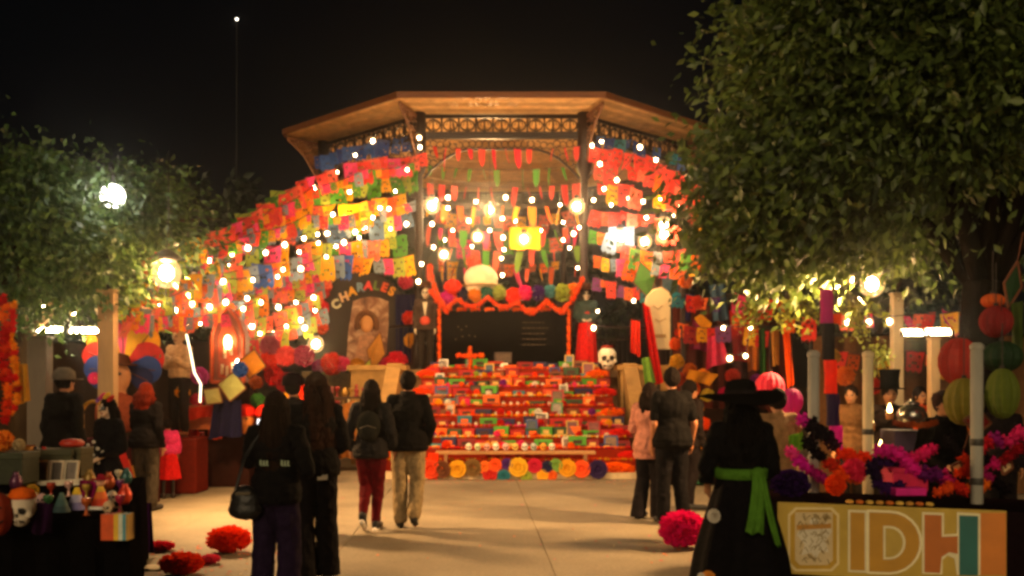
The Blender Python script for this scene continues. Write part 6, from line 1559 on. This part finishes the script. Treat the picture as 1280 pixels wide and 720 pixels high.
# shoulder bag
root = thing('shoulder_bag', 'black shoulder bag hanging at the hip of the woman with phone', 'bag', P(307, 650, 6.92))
g = MB(); g.ell((0,0,.12), (.11,.065,.12), 14, 10); g.ell((0,0,.07), (.12,.07,.07), 14, 8)
me = remesh(g, .014, 3, .006, 14.); me.materials.clear(); me.materials.append(M('#0c0b0c', .5, .2, 20., .3)); link('body', me, root)
mb = MB(); mb.tube([(-.07,0,.2),(-.02,.03,.42),(.10,.08,.62),(.12,.12,.66),(.13,.2,.55),(.08,.1,.25)], .012, 6); mb.build('strap', M('#0c0b0c', .5), root)
mb = MB(); mb.box((0,-.068,.19), (.1,.01,.02)); mb.build('zip', M('#5a5040', .3, .1, 9., 0, 0, .8), root)
# woman B
pB = person('woman with long brown hair in black jacket and dark flared trousers', on_ground(394,8.3), 1.71, 24,
    dict(lel=(-.22,.10,1.13), lwr=(-.10,.27,1.16), rel=(.23,-.02,1.10), rwr=(.14,.16,1.0), lan=(-.11,-.05,.085), ran=(.11,.02,.085)),
    '#100d0d', 'long', .86, '#171416', .04, None, ('wavy','#2e1a10',.52), '#cfc6b8', vox=.010, headyaw=28)
mb = MB(); mb.box((.02,-.172,.86), (.085,.006,.045), rmat('Z',6)); mb.build('trouser_label', M('#d8d4c8', .7), pB)
person('person in a dark cap and coat half hidden behind the brown haired woman', on_ground(366,11.0), 1.70, 10, None, '#15110f', 'long', .8, '#14110f', .01, None, ('short','#120c08',0), BLK, vox=.014)
mb = MB(); mb.lathe([(.115,1.60),(.12,1.63),(.112,1.70),(.06,1.745),(.01,1.75)], 18); mb.box((0,.15,1.605), (.15,.12,.012)); cp = mb.build('dark_cap', cloth('#1a1014'), None, on_ground(366,11.0), True); tag(cp, 'dark cap worn by the person behind the brown haired woman', 'cap')
# couple
pC = person('woman in dark jacket and maroon leggings walking with a small backpack', on_ground(464,11.1), 1.66, -4,
    dict(lkn=(-.07,.05,.50), lan=(-.06,-.16,.20), lto=(-.06,-.11,.045), rkn=(.06,.09,.49), ran=(.05,.02,.085), rto=(.06,.19,.03), lel=(-.25,-.02,1.12), lwr=(-.26,.10,.92), rel=(.24,-.06,1.12), rwr=(.25,.06,.92)),
    '#1c1a1a', 'long', .82, '#5a0f14', -.012, None, ('long','#160d09',.30), '#131013', vox=.011, sole='#d8d0c4')
root = thing('backpack', 'small dark grey backpack on the woman in maroon leggings', 'backpack', (XA(464,11.1), 11.1-.2, 1.02))
g = MB(); g.ell((0,0,.14), (.13,.07,.17), 14, 10); g.ell((0,-.03,.07), (.10,.06,.08), 12, 8); me = remesh(g, .014, 3, .004, 14.); me.materials.clear(); me.materials.append(cloth('#23231f')); link('body', me, root)
for sx in (-.09,.09): mb = MB(); mb.tube([(sx,.05,.28),(sx*1.1,.12,.37),(sx*1.2,.2,.38),(sx*1.3,.30,.3)], .018, 6); mb.build('strap', cloth('#191917'), root)
mb = MB(); mb.tube([(-.09,-.06,.12),(0,-.085,.15),(.09,-.06,.12)], .005, 5); mb.build('zip', M('#6a6050', .4), root)
person('man in black jacket and khaki trousers walking beside maroon leggings', on_ground(510,11.3), 1.76, 3,
    dict(lkn=(-.09,.03,.50), lan=(-.08,-.03,.085), rkn=(.10,.06,.50), ran=(.07,-.12,.14), rto=(.08,-.02,.03), lel=(-.24,-.02,1.12), lwr=(-.21,.12,.92), rel=(.25,-.04,1.12), rwr=(.21,.10,.92)),
    '#0f0d0d', 'long', .84, '#9a8460', .012, None, ('short','#100a07',0), '#15120f', vox=.011, bulk=1.08, collar='#0f0d0d')
# right group
person('woman in a pink blouse and black trousers beside the black shirted man', on_ground(812,12.0), 1.63, -28,
    dict(lel=(-.23,.03,1.12), lwr=(-.12,.20,1.05), lkn=(-.10,.05,.49), lan=(-.14,-.05,.085), ran=(.10,.02,.085)), '#b87a68', 'long', .76, '#161214', .03, None, ('long','#140c09',.22), BLK, vox=.012)
person('man in black tee shirt and black jeans standing beside the pink blouse', on_ground(840,11.55), 1.80, 12,
    dict(rel=(.25,-.03,1.10), rwr=(.26,.08,.88), lan=(-.10,.0,.085), ran=(.12,-.05,.085)), '#0d0b0b', 'short', .84, '#121012', .012, None, ('short','#0f0907',0), BLK, '#9a6240', .011, bulk=1.1)
person('person in dark clothes walking past behind the black shirted man', on_ground(862,12.8), 1.66, -60,
    dict(lkn=(-.1,.12,.5), lan=(-.1,.06,.09), rkn=(.1,-.02,.49), ran=(.1,-.18,.12)), '#1a1413', 'long', .84, '#161112', .01, None, ('short','#120b08',0), BLK, vox=.014)
# lady in the wide black hat
d = 6.75; loc = on_ground(926, d)
pw = person('woman in wide black hat and full black skirt tied with a green sash', loc, 1.60, 4,
    dict(lel=(-.24,.03,1.12), lwr=(-.20,.16,.98), rel=(.24,.02,1.12), rwr=(.16,.2,1.0)), '#0d0c0d', 'long', 1.0, None, 0,
    ([(.155,1.10),(.17,1.02),(.21,.9),(.27,.7),(.325,.5),(.36,.28),(.40,.02)], '#0d0b0e', .045), ('wavy','#0a0807',.40), BLK, vox=.009)
hat = thing('wide_hat', 'wide brimmed black hat with drooping brim on the lady in the full skirt', 'hat', (loc[0], loc[1], 1.535), R(4))
mb = MB(); vs = []; n_ = 40
for (r_, z, dr) in ((.085,.02,0),(.14,.02,.0),(.21,.018,.3),(.265,.0,1),(.27,-.006,1),(.20,.004,.3),(.085,.006,0)):
    for i in range(n_): a = 2*math.pi*i/n_; vs.append((r_*math.cos(a)*1.05, r_*math.sin(a), z + dr*(.035*math.sin(a*1+.4) + .02*math.sin(2*a+1))))
mb.add(vs, [(j*n_+i, j*n_+(i+1)%n_, (j+1)*n_+(i+1)%n_, (j+1)*n_+i) for j in range(6) for i in range(n_)]); mb.build('brim', cloth('#0b0a0a'), hat, smooth=True)
mb = MB(); mb.lathe([(.108,.0),(.105,.06),(.09,.10),(.05,.118),(.005,.12)], 22); crn = mb.build('crown', cloth('#0b0a0a'), hat, smooth=True)
mb = MB(); mb.lathe([(.111,.012),(.110,.045)], 22, cap=False); mb.build('hat_band', cloth('#201a1c'), crn, smooth=True)
# sash: waist band, knot and two tails (worn, so a clothing part)
GS = M('#4f7c28', .9, .3, 14., .5, .1)
mb = MB(); mb.lathe([(.168,.985),(.176,.99),(.178,1.05),(.166,1.055)], 40); mb.build('sash', GS, pw, smooth=True)
def ribbon(pts, w0, w1, name):
    mb = MB(); vs = []; n_ = len(pts)
    for i, p in enumerate(pts):
        w_ = w0 + (w1-w0)*i/(n_-1); p = Vector(p)
        for q in range(11): s_ = q/5 - 1; vs.append(p + Vector((s_*w_/2, -.012*(1-abs(s_)) + .011*math.sin(s_*7+i*.6), .01*math.sin(s_*5) if i == n_-1 else 0)))
    mb.add(vs, [(i*11+q, i*11+q+1, (i+1)*11+q+1, (i+1)*11+q) for i in range(n_-1) for q in range(10)]); o = mb.build(name, GS, pw, smooth=True); so = o.modifiers.new('t','SOLIDIFY'); so.thickness = .006
ribbon([(.05,-.2,1.03),(.045,-.235,.95),(.03,-.265,.85),(.01,-.30,.74),(-.01,-.33,.66)], .075, .115, 'sash_tail')
ribbon([(.075,-.2,1.03),(.085,-.235,.92),(.105,-.27,.8),(.125,-.31,.68),(.14,-.35,.58)], .05, .035, 'sash_tail')
mb = MB(); mb.ell((.055,-.195,1.03), (.05,.035,.045), 12, 8); mb.build('sash_knot', GS, pw, smooth=True)
for (x, z, r_, c, nm) in ((-.235,.76,.05,'#c8c0b0','white'),(-.28,.36,.055,'#e0902c','orange'),(-.33,.37,.03,'#d8cfc0','small white')):
    q = link('flower_patch', rosette_mesh(c, '#8a5a2c'), pw, (x, -.20 if z > .5 else -.24, z), rot=(0,.3,R(-38)), scale=r_)
# woman in tan sweater
person('woman in a tan sweater standing behind the second table by the white pole', on_ground(972,9.4), 1.57, 10, dict(rel=(.25,.08,1.12), rwr=(.16,.3,1.08)), '#8a6a48', 'long', .82, '#141012', .01, None, ('short','#140c08',0), BLK, vox=.012)
# left side people
person('man in a dark jacket and grey cap standing behind the black table', on_ground(80,10.9), 1.78, -22, None, '#14100e', 'long', .82, '#1a1614', .01, None, ('short','#140c08',0), BLK, vox=.013, bulk=1.12)
mb = MB(); mb.lathe([(.115,1.665),(.12,1.69),(.112,1.755),(.06,1.80),(.01,1.805)], 18); mb.box((.04,.15,1.675), (.15,.14,.012), rmat('Z',-22)); cp = mb.build('grey_cap', cloth('#6a6258'), None, on_ground(80,10.9), True); tag(cp, 'grey cap on the man in the dark jacket', 'cap')
pg_ = person('girl in a long black dress with a flowered headdress and white lace', on_ground(136,10.5), 1.47, 150, dict(lwr=(-.12,.2,1.0), rwr=(.12,.2,1.0)), '#0e0b0d', 'long', 1.0, None, 0,
    ([(.15,1.10),(.17,1.0),(.26,.75),(.33,.45),(.38,.15),(.40,.02)], '#0e0b0e', .05), ('long','#120a08',.3), BLK, '#c8a88c', .013, face='skull')
for k, (x, z, c) in enumerate(((-.08,1.46,'#d8301c'),(-.02,1.49,'#f0c02c'),(.05,1.485,'#e0387a'),(.10,1.45,'#7a3a9a'))):
    link('headdress_flower', rosette_mesh(c, YEL), pg_, (x,.03,z), rot=(R(-40),0,R(180)), scale=.05)
mb = MB(); 
for k in range(7): mb.ell((.10*math.sin(k*1.7), .165+.02*math.cos(k), 1.02-.05*k*.7), (.03,.012,.02), 8, 5)
mb.build('lace', M('#b8b0a0', .8), pg_, smooth=True)
person('red haired woman in black top and grey trousers facing the paper fan', on_ground(182,12.8), 1.63, -14, dict(lwr=(-.1,.25,1.05), lel=(-.22,.08,1.12)), '#120e0e', 'long', .84, '#4a4238', .015, None, ('wavy','#8a2a10',.2), '#2a221c', vox=.012, bulk=1.08)
ch = person('small child in a pink jacket and red skirt beyond the red haired woman', on_ground(210,14.2), 1.12, 30, None, '#e83a78', 'long', .95, None, 0, ([(.15,1.02),(.20,.85),(.26,.55),(.28,.42)], '#c81c1c', .06), ('short','#1a100a',0), '#2a1c18', vox=.016, tights='#241a1c')
# right background visitors
pt = person('man in a black top hat and dark coat behind the second table', on_ground(1112,11.2), 1.62, 170, None, '#1a1210', 'long', .8, '#14100f', .01, None, ('short','#140c08',0), BLK, '#b07a50', .014)
th = thing('top_hat', 'black top hat on the man behind the second table', 'hat', (XA(1112,11.2), 11.2, 1.56), 0)
mb = MB(); mb.lathe([(.17,.0),(.175,.012),(.10,.02),(.02,.02)], 24); mb.build('brim', cloth('#0d0b0b'), th, smooth=True)
mb = MB(); mb.lathe([(.105,.02),(.10,.12),(.115,.22),(.11,.225),(.01,.226)], 24); mb.build('crown', cloth('#0d0b0b'), th, smooth=True)
person('woman in black with pinned up hair leaning behind the second table', on_ground(1178,8.9), 1.55, 190, dict(lwr=(-.1,.3,1.0), rwr=(.15,.3,1.0)), '#0e0c0c', 'long', .8, '#100d0d', .01, None, ('bun','#2a1610',0), BLK, '#c89068', .012, bulk=1.15)
person('visitor in a brown coat under the fluorescent tubes', on_ground(1064,12.2), 1.60, 150, None, '#6a4a2c', 'long', .8, '#1c1614', .01, None, ('short','#1a100a',0), BLK, '#b07a50', .015)
person('visitor in an orange vest under the fluorescent tubes', on_ground(1149,12.9), 1.58, 200, None, '#e8501c', 'short', .84, '#1c1614', .01, None, ('short','#140c08',0), BLK, '#b07a50', .015)
person('visitor in a dark hooded coat near the red paper ball', on_ground(1250,10.2), 1.55, 170, None, '#1a1416', 'long', .8, '#14100f', .01, None, ('long','#140c08',.2), BLK, '#a87450', .015)

# ================================================================== TREES AND FAR BACKGROUND
tree('big broad leaved tree with a dark trunk above the paper lanterns', (XA(1218,10.6), 10.6, 0), 2.7, (5.0, 10.9, 5.05), (2.62,2.2,2.35), 760, .125, ['#56682e','#465824','#687a38','#38481e'], 7, .24, 130, 300, None, '#16110d',
     lobes=[((0,0,0),(1,1,1)),((-.35,-.1,-.15),(.62,.8,.75)),((.3,-.2,.3),(.7,.8,.7)),((-.2,-.3,.45),(.6,.7,.6)),((-.78,-.1,-.6),(.34,.5,.34)),((-.5,-.2,-.55),(.4,.5,.35))])
tree('spreading leafy tree beside the tan post with a globe lamp within', (XA(22,13.0), 13.0, 0), 2.3, (-6.45, 13.0, 3.6), (2.2,1.9,1.1), 330, .11, ['#46642e','#385424','#587236','#6a8440'], 21, .16, 100, 200,
     lobes=[((0,0,-.15),(1,1,.8)),((.35,0,-.05),(.75,.7,.75)),((-.05,-.3,-.55),(.75,.6,.5)),((-.45,-.5,-.3),(.6,.5,.6)),((-.36,-.3,.75),(.05,.2,.7)),((.55,0,.35),(.25,.4,.4)),((.1,0,.4),(.3,.4,.4))])
# yellowish lit twigs under the big tree
def sprig(label, px, py, d, r_, c, n_=160, seed=0):
    rr2 = random.Random(seed); root = thing('leafy_branch', label, 'branch', P(px, py, d)); mb = MB(); tw = MB(); R_ = r_*d/F
    for k in range(14):
        e = Vector((rr2.gauss(0,.5), rr2.gauss(0,.4), rr2.gauss(-.2,.5)))*R_; tw.tube([(0,0,R_*1.2), e], [.008,.003], 4)
        for q in range(n_//14):
            p = Vector((0,0,R_*1.2)).lerp(e, rr2.uniform(.4,1.1)) + Vector((rr2.gauss(0,.13), rr2.gauss(0,.13), rr2.gauss(0,.13)))*R_*1.4
            a = Vector((rr2.gauss(0,1), rr2.gauss(0,1), rr2.gauss(-.5,1))).normalized(); b = a.cross(Vector((rr2.gauss(0,1),rr2.gauss(0,1),1))).normalized(); L = rr2.uniform(.05,.09)
            mb.add([p, p+a*L*.5+b*L*.28, p+a*L, p+a*L*.5-b*L*.28], [(0,1,2,3)])
    mb.build('leaves', leaf_mat(c), root, kind='stuff'); tw.build('twig', M('#4a3826', .9), root)
    return root
sprig('yellow green lit branch hanging above the dark green streamer', 942, 392, 12.6, 22, '#7a8430', 220, 1)
sprig('yellow green lit branch hanging beside the magenta streamer', 992, 396, 12.2, 26, '#8a9038', 280, 2)
sprig('bright lit branch hanging under the hanging warm lamp', 1068, 400, 11.9, 26, '#8a9038', 280, 3)
sprig('lit branch low beside the cream wooden pole', 1100, 448, 11.9, 20, '#98a040', 160, 4)
flag_garland('garland of orange and coral flags under the big tree beside the tubes', [(975,398),(1030,392),(1100,388),(1150,392),(1200,388)], 12.9, 12.4, 9, [ORG,RED,YEL,SAL,PNK,LIM], .24, 0)
flag_garland('short garland of pink and red flags below the fluorescent tubes', [(1125,395),(1150,392),(1180,386),(1205,392)], 12.7, 12.5, 5, [PNK,SAL,RED], .26, 0)
ls('bulb string under the big tree beside the magenta streamer', [(1060,403),(1086,403),(1112,402),(1240,370)], 12.4, 11.5)
globe_lamp('small bare bulb above the warm lamp in the big tree', 1076, 331, 10.7, .03, 0)
globe_lamp('small bulb beside the warm lamp in the big tree', 1066, 350, 10.7, .035, 0)
# dark trees far behind
for k, (px, d, zc, rx, rz_) in enumerate(((250,38,6.2,3.4,3.6),(110,42,6.0,4.2,3.5),(420,46,6.5,4.0,3.2),(700,50,6.0,4.5,3.4),(900,44,6.5,4.0,3.6),(1080,46,6.0,4.5,3.2),(-40,44,6.0,4.0,3.2))):
    lb = ['dark tree far behind the bandstand roof beside the mast','dark tree far behind the globe street lamp','dark tree far behind the arch board','dark tree far behind the middle of the bandstand','dark tree far behind the big leafy tree','dark tree far beyond the fluorescent tubes','dark tree far behind the red flower strands'][k]
    tree(lb.replace('left side of the ', ''), (XA(px,d), d, 0), 2.8, (XA(px,d), d, zc), (rx,rx,rz_), 60, .42, ['#2c3a1c','#24321a'], 50+k, .25, 60, 0, 'dark trees far behind')
# petals and paper scraps trodden over the plaza
pt_ = MB(); rp_ = random.Random(77)
for k in range(420):
    z_ = rp_.random()
    if z_ < .4: x, y = rp_.gauss(XA(235,9.2), .5), rp_.gauss(9.2, .55)
    elif z_ < .75: x, y = rp_.uniform(-2.6,2.6), 16.85 - abs(rp_.gauss(0,.35))
    elif z_ < .87: x, y = rp_.gauss(XA(853,9.9), .5), rp_.gauss(9.8, .4)
    else: x, y = rp_.uniform(-3.5,2.5), rp_.uniform(8.2,16)
    a = rp_.uniform(0,6.28); L = rp_.uniform(.012,.03); ca, sa = math.cos(a)*L, math.sin(a)*L; zz = .004
    pt_.add([(x-ca,y-sa,zz),(x+sa*.6,y-ca*.6,zz+.006),(x+ca,y+sa,zz+.003),(x-sa*.6,y+ca*.6,zz+.005)], [(0,1,2,3)], rp_.randrange(4))
fp = pt_.build('fallen_petals', [M(ORG,.8), M('#d81c3c',.8), M('#e8407a',.8), M('#e0c890',.8)]); fp['kind'] = 'stuff'
tag(fp, 'loose orange and pink petals scattered over the plaza paving', 'petals')
# far mast
o = P(296, 24, 42); root = thing('light_mast', 'thin tall mast with a small white light far behind', 'mast', (o.x, o.y, 0))
mb = MB(); mb.tube([(0,0,0),(0,0,o.z-.1)], [.06,.02], 8); mb.build('pole', iron('#120f0d'), root); mb = MB(); mb.ell((0,0,o.z), (.06,.06,.05), 8, 6); mb.build('lamp_head', EM((1,.9,.7), 6), root)

# thin haze added over the plaza to imitate lens bloom round the lamps
mb = MB(); mb.box((0, 320, 8.0), (810, 780, 18.2))
hz = mb.build('haze', []); hz['kind'] = 'stuff'
hm = bpy.data.materials.new('bloom_haze'); hm.use_nodes = True; hm.node_tree.nodes.clear()
ho = hm.node_tree.nodes.new('ShaderNodeOutputMaterial'); hv = hm.node_tree.nodes.new('ShaderNodeVolumePrincipled')
hv.inputs['Color'].default_value = (.95,.93,.9,1); hv.inputs['Density'].default_value = .0022; hv.inputs['Anisotropy'].default_value = .95
hm.node_tree.links.new(hv.outputs[0], ho.inputs['Volume']); hz.data.materials.clear(); hz.data.materials.append(hm)
